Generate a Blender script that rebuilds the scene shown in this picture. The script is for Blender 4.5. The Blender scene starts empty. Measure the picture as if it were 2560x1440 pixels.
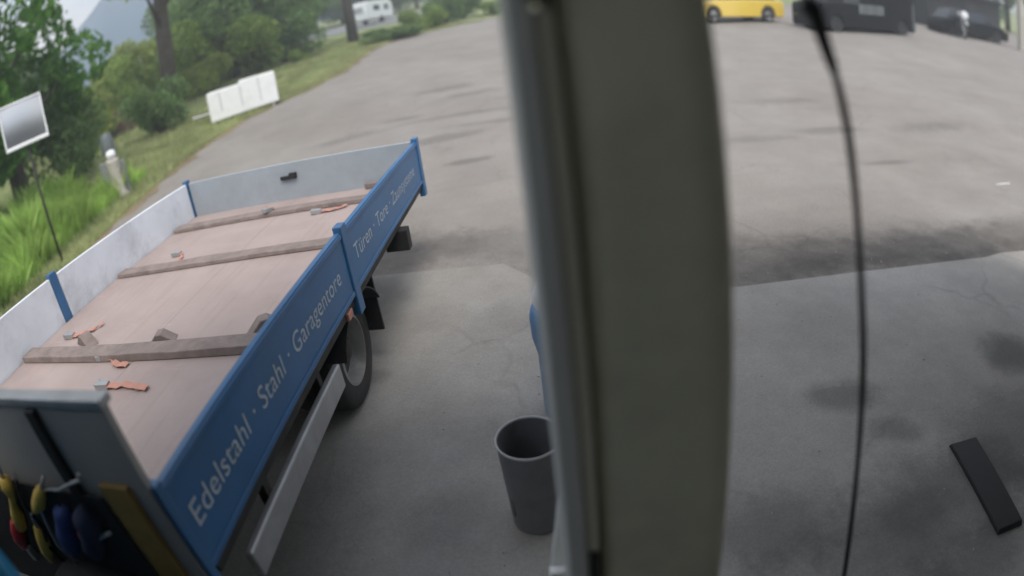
import bpy, bmesh, math, random
import numpy as np
from mathutils import Vector, Matrix, Euler

# ------------------------------------------------------------------ camera, sky, sun, exposure
CAM_H = 2.2
FOC, PITCH, ROLL = 1500.0, math.radians(26.1), math.radians(-7.95)   # focal length in pixels of the 2560 px frame
scene = bpy.context.scene
vup = np.array([math.sin(ROLL)*math.cos(PITCH), math.cos(ROLL)*math.cos(PITCH), math.sin(PITCH)])
hfw = np.array([0, 0, -1.0]) - vup*(-vup[2]); hfw /= np.linalg.norm(hfw)
srt = np.cross(hfw, vup)
CPOS = np.array([0, 0, CAM_H])
cam = bpy.data.cameras.new("camera"); camo = bpy.data.objects.new("camera", cam)
scene.collection.objects.link(camo); scene.camera = camo
M = Matrix(((srt[0], srt[1], srt[2]), (hfw[0], hfw[1], hfw[2]), (vup[0], vup[1], vup[2]))).to_4x4()
camo.matrix_world = Matrix.Translation(CPOS) @ M
cam.type = 'PANO'
cam.sensor_width = 36.0; cam.sensor_height = 20.25; cam.sensor_fit = 'HORIZONTAL'
cam.lens = FOC/2560*36
cam.panorama_type = 'FISHEYE_EQUISOLID'
cam.fisheye_lens = FOC/2560*36
cam.fisheye_fov = math.pi
cam.clip_start = 0.01; cam.clip_end = 3000
cam.dof.use_dof = True; cam.dof.focus_distance = 3.6
cam.dof.aperture_fstop = (cam.lens/1000)/0.031

scene.view_settings.view_transform = 'Standard'; scene.view_settings.look = 'None'
scene.view_settings.exposure = 1.12; scene.view_settings.gamma = 1.0

SUN_EL, SUN_ROT = math.radians(60), math.radians(165)
w = bpy.data.worlds.new("World"); scene.world = w; w.use_nodes = True
nt = w.node_tree; nt.nodes.clear()
out = nt.nodes.new('ShaderNodeOutputWorld'); bg = nt.nodes.new('ShaderNodeBackground')
sky = nt.nodes.new('ShaderNodeTexSky'); sky.sky_type = 'NISHITA'; sky.sun_disc = False
sky.sun_elevation = SUN_EL; sky.sun_rotation = SUN_ROT; sky.air_density = 1.0; sky.dust_density = 2.0
tc = nt.nodes.new('ShaderNodeTexCoord'); mp = nt.nodes.new('ShaderNodeMapping'); mp.inputs['Scale'].default_value = (1, 1, 2.2)
cl = nt.nodes.new('ShaderNodeTexNoise'); cl.inputs['Scale'].default_value = 3.2; cl.inputs['Detail'].default_value = 7; cl.inputs['Roughness'].default_value = 0.6
cr = nt.nodes.new('ShaderNodeValToRGB'); cr.color_ramp.elements[0].position = 0.36; cr.color_ramp.elements[1].position = 0.58
mx = nt.nodes.new('ShaderNodeMixRGB'); mx.inputs['Color2'].default_value = (6.3, 6.25, 6.2, 1)
nt.links.new(tc.outputs['Generated'], mp.inputs['Vector']); nt.links.new(mp.outputs[0], cl.inputs['Vector'])
nt.links.new(cl.outputs['Fac'], cr.inputs['Fac']); nt.links.new(cr.outputs['Color'], mx.inputs['Fac'])
nt.links.new(sky.outputs[0], mx.inputs['Color1']); nt.links.new(mx.outputs[0], bg.inputs['Color'])
bg.inputs['Strength'].default_value = 0.12; nt.links.new(bg.outputs[0], out.inputs['Surface'])
sl = bpy.data.lights.new("sun", 'SUN'); sl.energy = 1.5; sl.angle = math.radians(22); sl.color = (1.0, 0.95, 0.88)
so = bpy.data.objects.new("sun", sl); scene.collection.objects.link(so)
sd = Vector((math.sin(SUN_ROT)*math.cos(SUN_EL), math.cos(SUN_ROT)*math.cos(SUN_EL), math.sin(SUN_EL)))
so.rotation_euler = sd.to_track_quat('Z', 'Y').to_euler()

# ------------------------------------------------------------------ camera geometry -> world points
def ray(px, py):
    x = px-1280; y = 720-py; r = math.hypot(x, y)+1e-9; th = 2*math.asin(min(r/2/FOC, 1))
    c = np.array([math.sin(th)*x/r, math.sin(th)*y/r, -math.cos(th)])
    return np.array([c@srt, c@hfw, c@vup])
SL, Y0 = 0.068, 6.0
def tz(y): return max(0.0, y-Y0)*SL
def G(px, py):                                   # point of the ground seen at a pixel
    r = ray(px, py); t = .5
    while t < 400:
        X = CPOS+r*t
        if X[2] <= tz(X[1]): return Vector(X)
        t += .02+t*.001
    return Vector(X)
HX = [-485, -285, -68, 164, 408, 661, 922, 1186, 1453, 1720, 1984, 2243, 2495, 2738]; HY = [685, 547, 426, 320, 230, 154, 94, 49, 20, 6, 9, 30, 68, 125]
def at_y(px, py, Y):
    r = ray(px, py); return Vector(CPOS+r*(Y/r[1]))
def dirp(px, dist, py=None):                     # ground point at a horizontal distance in the direction of a column
    r = ray(px, float(np.interp(px, HX, HY)) if py is None else py); h = math.hypot(r[0], r[1])
    x, y = r[0]/h*dist, r[1]/h*dist
    return Vector((x, y, tz(y)))
YAW = math.radians(5.7)
def LN(L, N, z=0): return Vector((L*math.sin(YAW)+N*math.cos(YAW), L*math.cos(YAW)-N*math.sin(YAW), z))

# ------------------------------------------------------------------ helpers
col = scene.collection
def tag(o, label=None, cat=None, group=None, kind=None):
    if label: o['label'] = label
    if cat: o['category'] = cat
    if group: o['group'] = group
    if kind: o['kind'] = kind
    return o
def empty(name, loc=(0, 0, 0), rz=0.0, rx=0.0):
    o = bpy.data.objects.new(name, None); col.objects.link(o); o.location = loc
    o.rotation_euler = (rx, 0, rz); o.empty_display_size = 0.2; return o
class MB:
    def __init__(s): s.v = []; s.f = []
    def add(s, vs, fs):
        n = len(s.v); s.v += [tuple(q) for q in vs]; s.f += [tuple(i+n for i in f) for f in fs]; return s
    def box(s, c, d, rot=None):
        hx, hy, hz = d[0]/2, d[1]/2, d[2]/2
        vs = [Vector((x, y, z)) for z in (-hz, hz) for y in (-hy, hy) for x in (-hx, hx)]
        if rot is not None: R = Euler(rot).to_matrix(); vs = [R@q for q in vs]
        return s.add([q+Vector(c) for q in vs], [(0, 2, 3, 1), (4, 5, 7, 6), (0, 1, 5, 4), (2, 6, 7, 3), (0, 4, 6, 2), (1, 3, 7, 5)])
    def span(s, a, b): return s.box([(a[i]+b[i])/2 for i in range(3)], [abs(b[i]-a[i]) for i in range(3)])
    def tube(s, pts, rs, n=10, cap=True):
        pts = [Vector(p) for p in pts]
        if not hasattr(rs, '__len__'): rs = [rs]*len(pts)
        b = len(s.v); up = None
        for i, p in enumerate(pts):
            d = (pts[min(i+1, len(pts)-1)]-pts[max(i-1, 0)]).normalized()
            if up is None: up = Vector((0, 0, 1)) if abs(d.z) < .9 else Vector((1, 0, 0))
            u = d.cross(up).normalized(); w_ = u.cross(d).normalized(); up = w_
            for k in range(n):
                a = 2*math.pi*k/n; s.v.append(tuple(p+(u*math.cos(a)+w_*math.sin(a))*rs[i]))
        for i in range(len(pts)-1):
            for k in range(n):
                a = b+i*n+k; c = b+i*n+(k+1) % n; s.f.append((a, c, c+n, a+n))
        if cap:
            s.f.append(tuple(b+k for k in range(n))[::-1]); s.f.append(tuple(b+(len(pts)-1)*n+k for k in range(n)))
        return s
    def lathe(s, prof, c=(0, 0, 0), n=28, axis='z'):
        b = len(s.v)
        for r, z in prof:
            for k in range(n):
                a = 2*math.pi*k/n; p = (r*math.cos(a), r*math.sin(a), z)
                if axis == 'x': p = (z, p[0], p[1])
                if axis == 'y': p = (p[0], z, p[1])
                s.v.append((p[0]+c[0], p[1]+c[1], p[2]+c[2]))
        for i in range(len(prof)-1):
            for k in range(n):
                a = b+i*n+k; d = b+i*n+(k+1) % n; s.f.append((a, d, d+n, a+n))
        return s
    def prism(s, poly, t0, t1, axis='x', sc=1.0):
        """poly = (a, b) pairs extruded along axis between t0 and t1"""
        n = len(poly); b = len(s.v)
        for t in (t0, t1):
            for a, c in poly:
                s.v.append({'x': (t, a, c), 'y': (a, t, c), 'z': (a, c, t)}[axis])
        s.f.append(tuple(range(b, b+n))[::-1]); s.f.append(tuple(range(b+n, b+2*n)))
        for k in range(n): s.f.append((b+k, b+(k+1) % n, b+n+(k+1) % n, b+n+k))
        return s
    def build(s, name, mat, parent=None, bevel=0, smooth=False, sub=0):
        me = bpy.data.meshes.new(name); me.from_pydata(s.v, [], s.f)
        bm = bmesh.new(); bm.from_mesh(me); bmesh.ops.recalc_face_normals(bm, faces=bm.faces); bm.to_mesh(me); bm.free()
        me.materials.append(mat); o = bpy.data.objects.new(name, me); col.objects.link(o)
        if parent is not None: o.parent = parent
        if bevel:
            m = o.modifiers.new('bevel', 'BEVEL'); m.width = bevel; m.segments = 2; m.limit_method = 'ANGLE'; m.angle_limit = math.radians(40)
        if sub:
            m = o.modifiers.new('sub', 'SUBSURF'); m.levels = sub; m.render_levels = sub
        if smooth:
            me.shade_smooth()
            if bevel or smooth == 'auto': me.set_sharp_from_angle(angle=math.radians(40))
        return o
def copy_tree(o, parent=None):
    c = o.copy(); col.objects.link(c); c.parent = parent
    for k in ('label', 'category', 'group'):
        if parent is not None and k in c: del c[k]
    for ch in list(o.children): copy_tree(ch, c)
    return c

# ------------------------------------------------------------------ materials
def mat(name, base, rough=0.6, metal=0.0, var=0.12, scale=6.0, detail=5, bump=0.0, bscale=40, spec=0.5, coat=0.0, dirt=None, dscale=1.2, damt=0.5):
    m = bpy.data.materials.new(name); m.use_nodes = True; t = m.node_tree; L = t.links; b = t.nodes['Principled BSDF']
    b.inputs['Roughness'].default_value = rough; b.inputs['Metallic'].default_value = metal
    b.inputs['Specular IOR Level'].default_value = spec; b.inputs['Coat Weight'].default_value = coat
    c = t.nodes.new('ShaderNodeTexCoord'); n = t.nodes.new('ShaderNodeTexNoise')
    n.inputs['Scale'].default_value = scale; n.inputs['Detail'].default_value = detail; n.inputs['Roughness'].default_value = .65
    L.new(c.outputs['Object'], n.inputs['Vector'])
    r = t.nodes.new('ShaderNodeValToRGB'); r.color_ramp.elements[0].position = .3; r.color_ramp.elements[1].position = .7
    r.color_ramp.elements[0].color = tuple(x*(1-var) for x in base)+(1,); r.color_ramp.elements[1].color = tuple(min(1, x*(1+var)) for x in base)+(1,)
    L.new(n.outputs['Fac'], r.inputs['Fac']); o = r.outputs['Color']
    if dirt:
        n2 = t.nodes.new('ShaderNodeTexNoise'); n2.inputs['Scale'].default_value = dscale; n2.inputs['Detail'].default_value = 8; n2.inputs['Roughness'].default_value = .7
        L.new(c.outputs['Object'], n2.inputs['Vector'])
        r2 = t.nodes.new('ShaderNodeValToRGB'); r2.color_ramp.elements[0].position = .48; r2.color_ramp.elements[1].position = .72
        r2.color_ramp.elements[1].color = (damt, damt, damt, 1); L.new(n2.outputs['Fac'], r2.inputs['Fac'])
        mxx = t.nodes.new('ShaderNodeMixRGB'); mxx.inputs['Color2'].default_value = tuple(dirt)+(1,)
        L.new(r2.outputs['Color'], mxx.inputs['Fac']); L.new(o, mxx.inputs['Color1']); o = mxx.outputs['Color']
    L.new(o, b.inputs['Base Color'])
    if bump:
        n3 = t.nodes.new('ShaderNodeTexNoise'); n3.inputs['Scale'].default_value = bscale; n3.inputs['Detail'].default_value = 4
        L.new(c.outputs['Object'], n3.inputs['Vector']); bp = t.nodes.new('ShaderNodeBump'); bp.inputs['Strength'].default_value = bump; bp.inputs['Distance'].default_value = .01
        L.new(n3.outputs['Fac'], bp.inputs['Height']); L.new(bp.outputs[0], b.inputs['Normal'])
    return m
def leafmat(name, c1, c2, trans=0.48, rough=.55):
    m = bpy.data.materials.new(name); m.use_nodes = True; t = m.node_tree; L = t.links; b = t.nodes['Principled BSDF']
    g = t.nodes.new('ShaderNodeNewGeometry'); r = t.nodes.new('ShaderNodeValToRGB')
    r.color_ramp.elements[0].color = tuple(c1)+(1,); r.color_ramp.elements[1].color = tuple(c2)+(1,)
    L.new(g.outputs['Random Per Island'], r.inputs['Fac'])
    c = t.nodes.new('ShaderNodeTexCoord'); n = t.nodes.new('ShaderNodeTexNoise'); n.inputs['Scale'].default_value = .9
    L.new(c.outputs['Object'], n.inputs['Vector']); mm = t.nodes.new('ShaderNodeMapRange'); mm.inputs['From Min'].default_value = .3; mm.inputs['From Max'].default_value = .7
    mm.inputs['To Min'].default_value = .7; mm.inputs['To Max'].default_value = 1.25; L.new(n.outputs['Fac'], mm.inputs['Value'])
    v = t.nodes.new('ShaderNodeVectorMath'); v.operation = 'SCALE'; L.new(r.outputs['Color'], v.inputs[0]); L.new(mm.outputs[0], v.inputs['Scale'])
    L.new(v.outputs[0], b.inputs['Base Color']); b.inputs['Roughness'].default_value = rough; b.inputs['Specular IOR Level'].default_value = .3
    tr = t.nodes.new('ShaderNodeBsdfTranslucent'); ms = t.nodes.new('ShaderNodeMixShader'); ms.inputs[0].default_value = trans
    L.new(v.outputs[0], tr.inputs['Color']); L.new(b.outputs[0], ms.inputs[1]); L.new(tr.outputs[0], ms.inputs[2])
    L.new(ms.outputs[0], t.nodes['Material Output'].inputs['Surface']); return m

def ground_mat(name, base, c2, stains_shade=(), cracks=0.0, rough=.85, big=.35, grain=.25, streak=0.0):
    """paving: broad patches, grain, specks, cracks and ellipses of stain and painted shade (x, y, rx, ry, angle, strength)"""
    m = bpy.data.materials.new(name); m.use_nodes = True; t = m.node_tree; L = t.links; b = t.nodes['Principled BSDF']
    b.inputs['Roughness'].default_value = rough; b.inputs['Specular IOR Level'].default_value = .35
    c = t.nodes.new('ShaderNodeTexCoord'); P = c.outputs['Object']
    def noise(sc, det=6, ro=.6, vec=P):
        n = t.nodes.new('ShaderNodeTexNoise'); n.inputs['Scale'].default_value = sc; n.inputs['Detail'].default_value = det; n.inputs['Roughness'].default_value = ro
        L.new(vec, n.inputs['Vector']); return n.outputs['Fac']
    def mathn(op, a, bb=None):
        n = t.nodes.new('ShaderNodeMath'); n.operation = op
        for i, q in enumerate((a, bb)):
            if q is None: continue
            if isinstance(q, (int, float)): n.inputs[i].default_value = q
            else: L.new(q, n.inputs[i])
        return n.outputs[0]
    def ramp(x, a, bb, lo=0., hi=1.):
        n = t.nodes.new('ShaderNodeMapRange'); n.inputs['From Min'].default_value = a; n.inputs['From Max'].default_value = bb
        n.inputs['To Min'].default_value = lo; n.inputs['To Max'].default_value = hi; n.interpolation_type = 'SMOOTHSTEP'; L.new(x, n.inputs['Value']); return n.outputs[0]
    mxc = t.nodes.new('ShaderNodeMixRGB'); mxc.inputs['Color1'].default_value = tuple(base)+(1,); mxc.inputs['Color2'].default_value = tuple(c2)+(1,)
    L.new(ramp(noise(.35), .35, .65), mxc.inputs['Fac'])
    k = ramp(noise(1.1, 8, .7), .3, .7, 1-big, 1+big*.6)
    k = mathn('MULTIPLY', k, ramp(noise(60, 3, .8), .3, .7, 1-grain, 1+grain))
    k = mathn('MULTIPLY', k, ramp(noise(190, 1, .5), .66, .74, 1, 1+grain*1.6))
    if streak:
        mpn = t.nodes.new('ShaderNodeMapping'); mpn.inputs['Scale'].default_value = (.35, 2.6, 1); mpn.inputs['Rotation'].default_value = (0, 0, .12); L.new(P, mpn.inputs['Vector'])
        k = mathn('MULTIPLY', k, ramp(noise(.9, 5, .6, mpn.outputs[0]), .55, .72, 1, 1-streak))
    if cracks:
        vo = t.nodes.new('ShaderNodeTexVoronoi'); vo.feature = 'DISTANCE_TO_EDGE'; vo.inputs['Scale'].default_value = .8
        wv = t.nodes.new('ShaderNodeMixRGB'); wv.blend_type = 'ADD'; wv.inputs['Fac'].default_value = .35
        nn = t.nodes.new('ShaderNodeTexNoise'); nn.inputs['Scale'].default_value = 3; nn.inputs['Detail'].default_value = 6; L.new(P, nn.inputs['Vector'])
        L.new(P, wv.inputs['Color1']); L.new(nn.outputs['Color'], wv.inputs['Color2']); L.new(wv.outputs[0], vo.inputs['Vector'])
        cm = mathn('MULTIPLY', ramp(vo.outputs['Distance'], .004, .02, 1, 0), ramp(noise(.5), .45, .6))
        k = mathn('MULTIPLY', k, mathn('SUBTRACT', 1, mathn('MULTIPLY', cm, cracks)))
    sep = t.nodes.new('ShaderNodeSeparateXYZ'); L.new(P, sep.inputs[0])
    wob = mathn('MULTIPLY', mathn('SUBTRACT', noise(2.6, 8, .75), .5), 1.5) if stains_shade else None
    for (x, y, rx, ry, an, st) in stains_shade:
        dx = mathn('SUBTRACT', sep.outputs[0], x); dy = mathn('SUBTRACT', sep.outputs[1], y); ca, sa = math.cos(an), math.sin(an)
        u = mathn('DIVIDE', mathn('ADD', mathn('MULTIPLY', dx, ca), mathn('MULTIPLY', dy, sa)), rx)
        v = mathn('DIVIDE', mathn('SUBTRACT', mathn('MULTIPLY', dy, ca), mathn('MULTIPLY', dx, sa)), ry)
        d = mathn('ADD', mathn('SQRT', mathn('ADD', mathn('MULTIPLY', u, u), mathn('MULTIPLY', v, v))), wob)
        k = mathn('MULTIPLY', k, ramp(d, .35, 1.15, 1-st, 1))
    vs = t.nodes.new('ShaderNodeVectorMath'); vs.operation = 'SCALE'; L.new(mxc.outputs[0], vs.inputs[0]); L.new(k, vs.inputs['Scale'])
    L.new(vs.outputs[0], b.inputs['Base Color'])
    bp = t.nodes.new('ShaderNodeBump'); bp.inputs['Strength'].default_value = .35; bp.inputs['Distance'].default_value = .006
    L.new(noise(90, 3, .7), bp.inputs['Height']); L.new(bp.outputs[0], b.inputs['Normal'])
    return m

STA = []
for px, py, rx, ry, an, st in [(1110, 225, .9, .45, .2, .28), (1180, 235, .8, .35, .3, .25), (1150, 290, 2.2, .22, .05, .2), (1100, 350, .8, .3, .2, .3), (1165, 408, .45, .16, .1, .35),
                               (1010, 300, .5, .25, .1, .3), (1290, 300, 1.6, .2, -.1, .22), (870, 350, .9, .25, .2, .22), (2080, 330, .9, .25, 0, .28), (2330, 320, 1.2, .35, .1, .22), (2220, 412, .5, .12, 0, .28), (1960, 255, 1.2, .3, 0, .2), (1900, 350, .8, .2, 0, .18)]:
    g = G(px, py); STA.append((g.x, g.y, rx, ry, an, st))
CONC_STAIN_SHADE = []
for px, py, rx, ry, an, st in [(2110, 1010, .3, .2, -.3, .45), (2230, 1090, .25, .14, -.5, .35), (2530, 900, .34, .3, 0, .5), (2290, 1290, .28, .18, .1, .3), (2450, 1400, .5, .2, 0, .35), (2330, 1290, 1.0, .42, .1, .4), (2560, 1120, .7, .6, 0, .35), (1950, 1330, .5, .3, 0, .3), (1150, 1300, .35, .25, .4, .18), (940, 960, .18, .1, .2, .25), (800, 1330, .35, .8, -.2, .3)]:  # broad lower-right ellipses put hall shade into the colour, beside real stains
    g = G(px, py); CONC_STAIN_SHADE.append((g.x, g.y, rx, ry, an, st))
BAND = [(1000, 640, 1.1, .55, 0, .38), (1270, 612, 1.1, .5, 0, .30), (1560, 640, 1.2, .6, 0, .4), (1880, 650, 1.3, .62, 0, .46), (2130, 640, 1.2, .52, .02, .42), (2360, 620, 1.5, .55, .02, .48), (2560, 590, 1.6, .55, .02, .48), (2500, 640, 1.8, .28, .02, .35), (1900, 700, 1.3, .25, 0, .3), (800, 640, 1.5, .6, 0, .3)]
PST = []
for px, py, rx, ry, an, st in [(2330, 640, 1.6, .45, 0, .35), (1900, 670, 1.2, .3, .1, .3), (2500, 600, .8, .3, 0, .25)]:
    g = G(px, py); PST.append((g.x, g.y, rx, ry, an, st))
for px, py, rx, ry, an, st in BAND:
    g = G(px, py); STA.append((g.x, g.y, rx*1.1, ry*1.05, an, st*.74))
m_asph = ground_mat('asphalt_weathered', (.212, .193, .176), (.24, .223, .206), STA, cracks=.15, big=.10, grain=.16, streak=.07)
m_patch = ground_mat('asphalt_dark', (.105, .098, .090), (.165, .154, .142), PST, cracks=.35, big=.3, grain=.3)
m_conc = ground_mat('concrete_worn', (.30, .29, .275), (.25, .236, .218), CONC_STAIN_SHADE, cracks=.15, big=.16, grain=.10)
m_grass_g = ground_mat('verge_soil_grass', (.19, .25, .10), (.28, .30, .15), (), big=.4, grain=.35, rough=.95)
m_sand = ground_mat('sandy_edge', (.22, .165, .105), (.17, .15, .09), (), big=.3, grain=.3, rough=.95)
m_road = ground_mat('road_pale', (.20, .21, .21), (.18, .19, .19), (), big=.1, grain=.1)
m_blue = mat('blue_paint', (.026, .118, .27), .45, 0, .10, 3, coat=.12, dirt=(.07, .11, .17), dscale=2.2, damt=.35, bump=.05, bscale=30)
m_cab = mat('cab_blue_paint', (.01, .17, .32), .3, 0, .06, 2, coat=.5)
m_letter = mat('letter_foil', (.42, .47, .52), .5, 0, .10, 20)
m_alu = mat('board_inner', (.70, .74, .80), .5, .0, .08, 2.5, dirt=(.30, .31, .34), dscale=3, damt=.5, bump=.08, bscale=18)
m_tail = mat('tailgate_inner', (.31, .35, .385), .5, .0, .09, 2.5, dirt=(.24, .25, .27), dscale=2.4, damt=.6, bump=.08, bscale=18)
m_bed = mat('bed_plywood', (.335, .27, .252), .7, 0, .08, 2.2, dirt=(.27, .205, .19), dscale=1.6, damt=.55, bump=.12, bscale=60)
def bedmat():
    m = m_bed; t = m.node_tree; L = t.links; b = t.nodes['Principled BSDF']; src = b.inputs['Base Color'].links[0].from_socket
    c = t.nodes.new('ShaderNodeTexCoord')
    def N(k, **kw):
        n = t.nodes.new(k)
        for a, v in kw.items(): setattr(n, a, v)
        return n
    mp = N('ShaderNodeMapping'); mp.inputs['Scale'].default_value = (14, .8, 1); L.new(c.outputs['Object'], mp.inputs['Vector'])
    n1 = N('ShaderNodeTexNoise'); n1.inputs['Scale'].default_value = 1.6; n1.inputs['Detail'].default_value = 8; L.new(mp.outputs[0], n1.inputs['Vector'])
    r1 = N('ShaderNodeMapRange'); r1.inputs['From Min'].default_value = .56; r1.inputs['From Max'].default_value = .62; r1.inputs['To Min'].default_value = 1; r1.inputs['To Max'].default_value = .94; L.new(n1.outputs['Fac'], r1.inputs['Value'])
    mp2 = N('ShaderNodeMapping'); mp2.inputs['Rotation'].default_value = (0, 0, .9); mp2.inputs['Scale'].default_value = (1.2, 26, 1); L.new(c.outputs['Object'], mp2.inputs['Vector'])
    n2 = N('ShaderNodeTexNoise'); n2.inputs['Scale'].default_value = 1.5; n2.inputs['Detail'].default_value = 4; L.new(mp2.outputs[0], n2.inputs['Vector'])
    r2 = N('ShaderNodeMapRange'); r2.inputs['From Min'].default_value = .66; r2.inputs['From Max'].default_value = .70; r2.inputs['To Min'].default_value = 1; r2.inputs['To Max'].default_value = 1.10; L.new(n2.outputs['Fac'], r2.inputs['Value'])
    sp_ = N('ShaderNodeSeparateXYZ'); L.new(c.outputs['Object'], sp_.inputs[0])
    mo_ = N('ShaderNodeMath', operation='PINGPONG'); mo_.inputs[1].default_value = .625; L.new(sp_.outputs[0], mo_.inputs[0])
    jt = N('ShaderNodeMapRange'); jt.inputs['From Min'].default_value = .003; jt.inputs['From Max'].default_value = .008; jt.inputs['To Min'].default_value = .82; jt.inputs['To Max'].default_value = 1; L.new(mo_.outputs[0], jt.inputs['Value'])
    p1 = N('ShaderNodeMath', operation='MULTIPLY'); L.new(r1.outputs[0], p1.inputs[0]); L.new(r2.outputs[0], p1.inputs[1])
    p2 = N('ShaderNodeMath', operation='MULTIPLY'); L.new(p1.outputs[0], p2.inputs[0]); L.new(jt.outputs[0], p2.inputs[1])
    v = N('ShaderNodeVectorMath', operation='SCALE'); L.new(src, v.inputs[0]); L.new(p2.outputs[0], v.inputs['Scale']); L.new(v.outputs[0], b.inputs['Base Color'])
bedmat()
m_timber = mat('dirty_timber', (.21, .17, .155), .85, 0, .25, 9, dirt=(.15, .115, .105), dscale=5, bump=.3, bscale=50)
m_brown = mat('brown_board', (.27, .17, .045), .7, 0, .2, 8, bump=.2, bscale=50)
m_black = mat('black_rubber', (.012, .012, .013), .7, 0, .15, 12, bump=.1, bscale=60)
m_tyre = mat('tyre', (.018, .018, .018), .8, 0, .2, 12, dirt=(.07, .06, .05), dscale=6, damt=.5)
m_steel = mat('galvanised', (.42, .43, .44), .45, .6, .12, 8, dirt=(.3, .29, .27), dscale=5, damt=.5)
m_chas = mat('chassis_dark', (.03, .028, .026), .7, .1, .2, 8, dirt=(.07, .055, .048), dscale=6, damt=.5)
m_rim = mat('rim_silver', (.36, .36, .35), .45, .5, .1, 14, dirt=(.14, .12, .10), dscale=9, damt=.5)
m_head = mat('headboard_dark', (.30, .295, .285), .6, .0, .1, 4, dirt=(.2, .19, .18), dscale=4, damt=.5)
m_red = mat('red_plastic', (.50, .03, .045), .45, 0, .1, 20)
m_yel = mat('yellow_plastic', (.66, .46, .08), .45, 0, .1, 20, dirt=(.35, .25, .08), dscale=12, damt=.4)
m_navy = mat('navy_cloth', (.03, .055, .19), .8, 0, .2, 12, bump=.3, bscale=30)
m_orange = mat('orange_webbing', (.46, .22, .165), .7, 0, .12, 30, dirt=(.34, .22, .18), dscale=14, damt=.8)
m_pil = mat('column_paint', (.52, .515, .41), .6, .0, .06, 2.2, dirt=(.09, .09, .08), dscale=3, damt=.3, bump=.03, bscale=60)
m_pil2 = mat('rail_grey_paint', (.46, .475, .475), .5, .0, .05, 3)
m_pil3 = mat('conduit_paint', (.54, .54, .45), .55, .0, .05, 3)
m_white = mat('white_paint', (.80, .81, .82), .45, 0, .04, 4, dirt=(.45, .45, .43), dscale=4, damt=.4)
m_offw = mat('caravan_shell', (.62, .66, .66), .5, 0, .04, 3, dirt=(.45, .47, .45), dscale=2, damt=.4)
m_glass = mat('dark_glass', (.02, .025, .03), .08, 0, .05, 3)
m_bingrey = mat('bin_plastic', (.15, .152, .162), .42, 0, .1, 6, dirt=(.07, .07, .068), dscale=9, damt=.5)
m_ycar = mat('yellow_car_paint', (.70, .50, .07), .3, 0, .03, 2, coat=.6)
m_slat = mat('dull_slats', (.16, .18, .18), .5, 0, .2, 9)
m_yglass = mat('amber_lens', (.42, .38, .16), .3, 0, .1, 9)
m_kcar = mat('black_car_paint', (.004, .004, .005), .6, 0, .05, 2, spec=.15)
m_pale = mat('pale_slats', (.30, .33, .33), .5, 0, .1, 9)
m_stone = mat('pale_stone', (.42, .39, .34), .85, 0, .15, 9, dirt=(.25, .24, .20), dscale=5, damt=.6, bump=.3, bscale=30)
m_bark = mat('bark', (.075, .065, .055), .95, 0, .3, 6, bump=.8, bscale=22)
m_pole = mat('weathered_pole', (.20, .195, .19), .85, 0, .15, 6, bump=.4, bscale=18)
m_wood = mat('brown_wood', (.16, .105, .085), .85, 0, .25, 5)
m_wall = mat('hall_wall', (.72, .70, .66), .8, 0, .08, 2)
m_roof = mat('hall_roof', (.45, .45, .44), .7, .2, .1, 2)
m_mirror = bpy.data.materials.new('mirror_glass'); m_mirror.use_nodes = True
_b = m_mirror.node_tree.nodes['Principled BSDF']; _b.inputs['Metallic'].default_value = 1; _b.inputs['Roughness'].default_value = .28; _b.inputs['Base Color'].default_value = (.5, .5, .5, 1)
m_leaf = leafmat('leaf_mid', (.17, .27, .055), (.32, .43, .11))
m_leafd = leafmat('leaf_dark', (.10, .18, .06), (.20, .31, .11))
m_leafs = leafmat('leaf_saturated', (.05, .15, .025), (.14, .29, .05))
m_leafo = leafmat('leaf_olive', (.24, .32, .07), (.40, .48, .14))
m_leafg = leafmat('leaf_greygreen', (.13, .20, .09), (.23, .31, .15))  # greyed green paints the pale veil over far trees into the leaf colour
m_blade = leafmat('grass_blade', (.30, .48, .09), (.48, .66, .19), .5)
m_blade2 = leafmat('grass_blade_dry', (.32, .38, .16), (.50, .52, .28), .5)
m_hill = mat('far_hill', (.09, .15, .21), .95, 0, .25, .02)  # blue of distant air put into the hill's base colour

# ------------------------------------------------------------------ setting: ground, yard, hall floor, road
rows = sorted(set([round(-12+i*1.0, 3) for i in range(16)]+[round(4+i*.25, 3) for i in range(136)]+[round(38+i*4.0, 3) for i in range(20)]+[120, 130, 145, 165, 190, 220, 255]))
def zsheet(y, off):
    return (tz(y) if y < 115 else tz(115)+(y-115)*.02)+off
def sheet(name, xl, xr, ys, off, m, nx=2, kind='structure'):
    mb = MB(); cols = nx
    for y in ys:
        a, b = xl(y), xr(y)
        for i in range(cols): mb.v.append((a+(b-a)*i/(cols-1), y, zsheet(y, off)))
    for j in range(len(ys)-1):
        for i in range(cols-1):
            a = j*cols+i; mb.f.append((a, a+1, a+1+cols, a+cols))
    o = mb.build(name, m); o['kind'] = kind; return o
sheet('ground', lambda y: -258, lambda y: 258, rows, -.03, m_grass_g)
bpts = [(G(*p).y, G(*p).x) for p in [(1222, 50), (1165, 56), (1090, 68), (1000, 98), (940, 125), (870, 180), (815, 208), (760, 236), (700, 262), (640, 292), (570, 335), (500, 385)]]
bpts.sort()
by = [1.0, 4.0]+[q[0] for q in bpts]; bx = [-6.6, -6.5]+[q[1] for q in bpts]
def jag(y, s=1.0): return s*(.10*math.sin(y*2.7)+.07*math.sin(y*6.1+1)+.05*math.sin(y*13.7))
def xleft(y): return float(np.interp(y, by, bx))
ymax = bpts[-1][0]+.6
yr = [y for y in rows if 2 <= y <= ymax]
sheet('gravel_edge', lambda y: xleft(y)-.35-.03*y+jag(y+3, 1.6), lambda y: 44, [y for y in rows if 2 <= y <= ymax+1.2], .006, m_sand)
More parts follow.
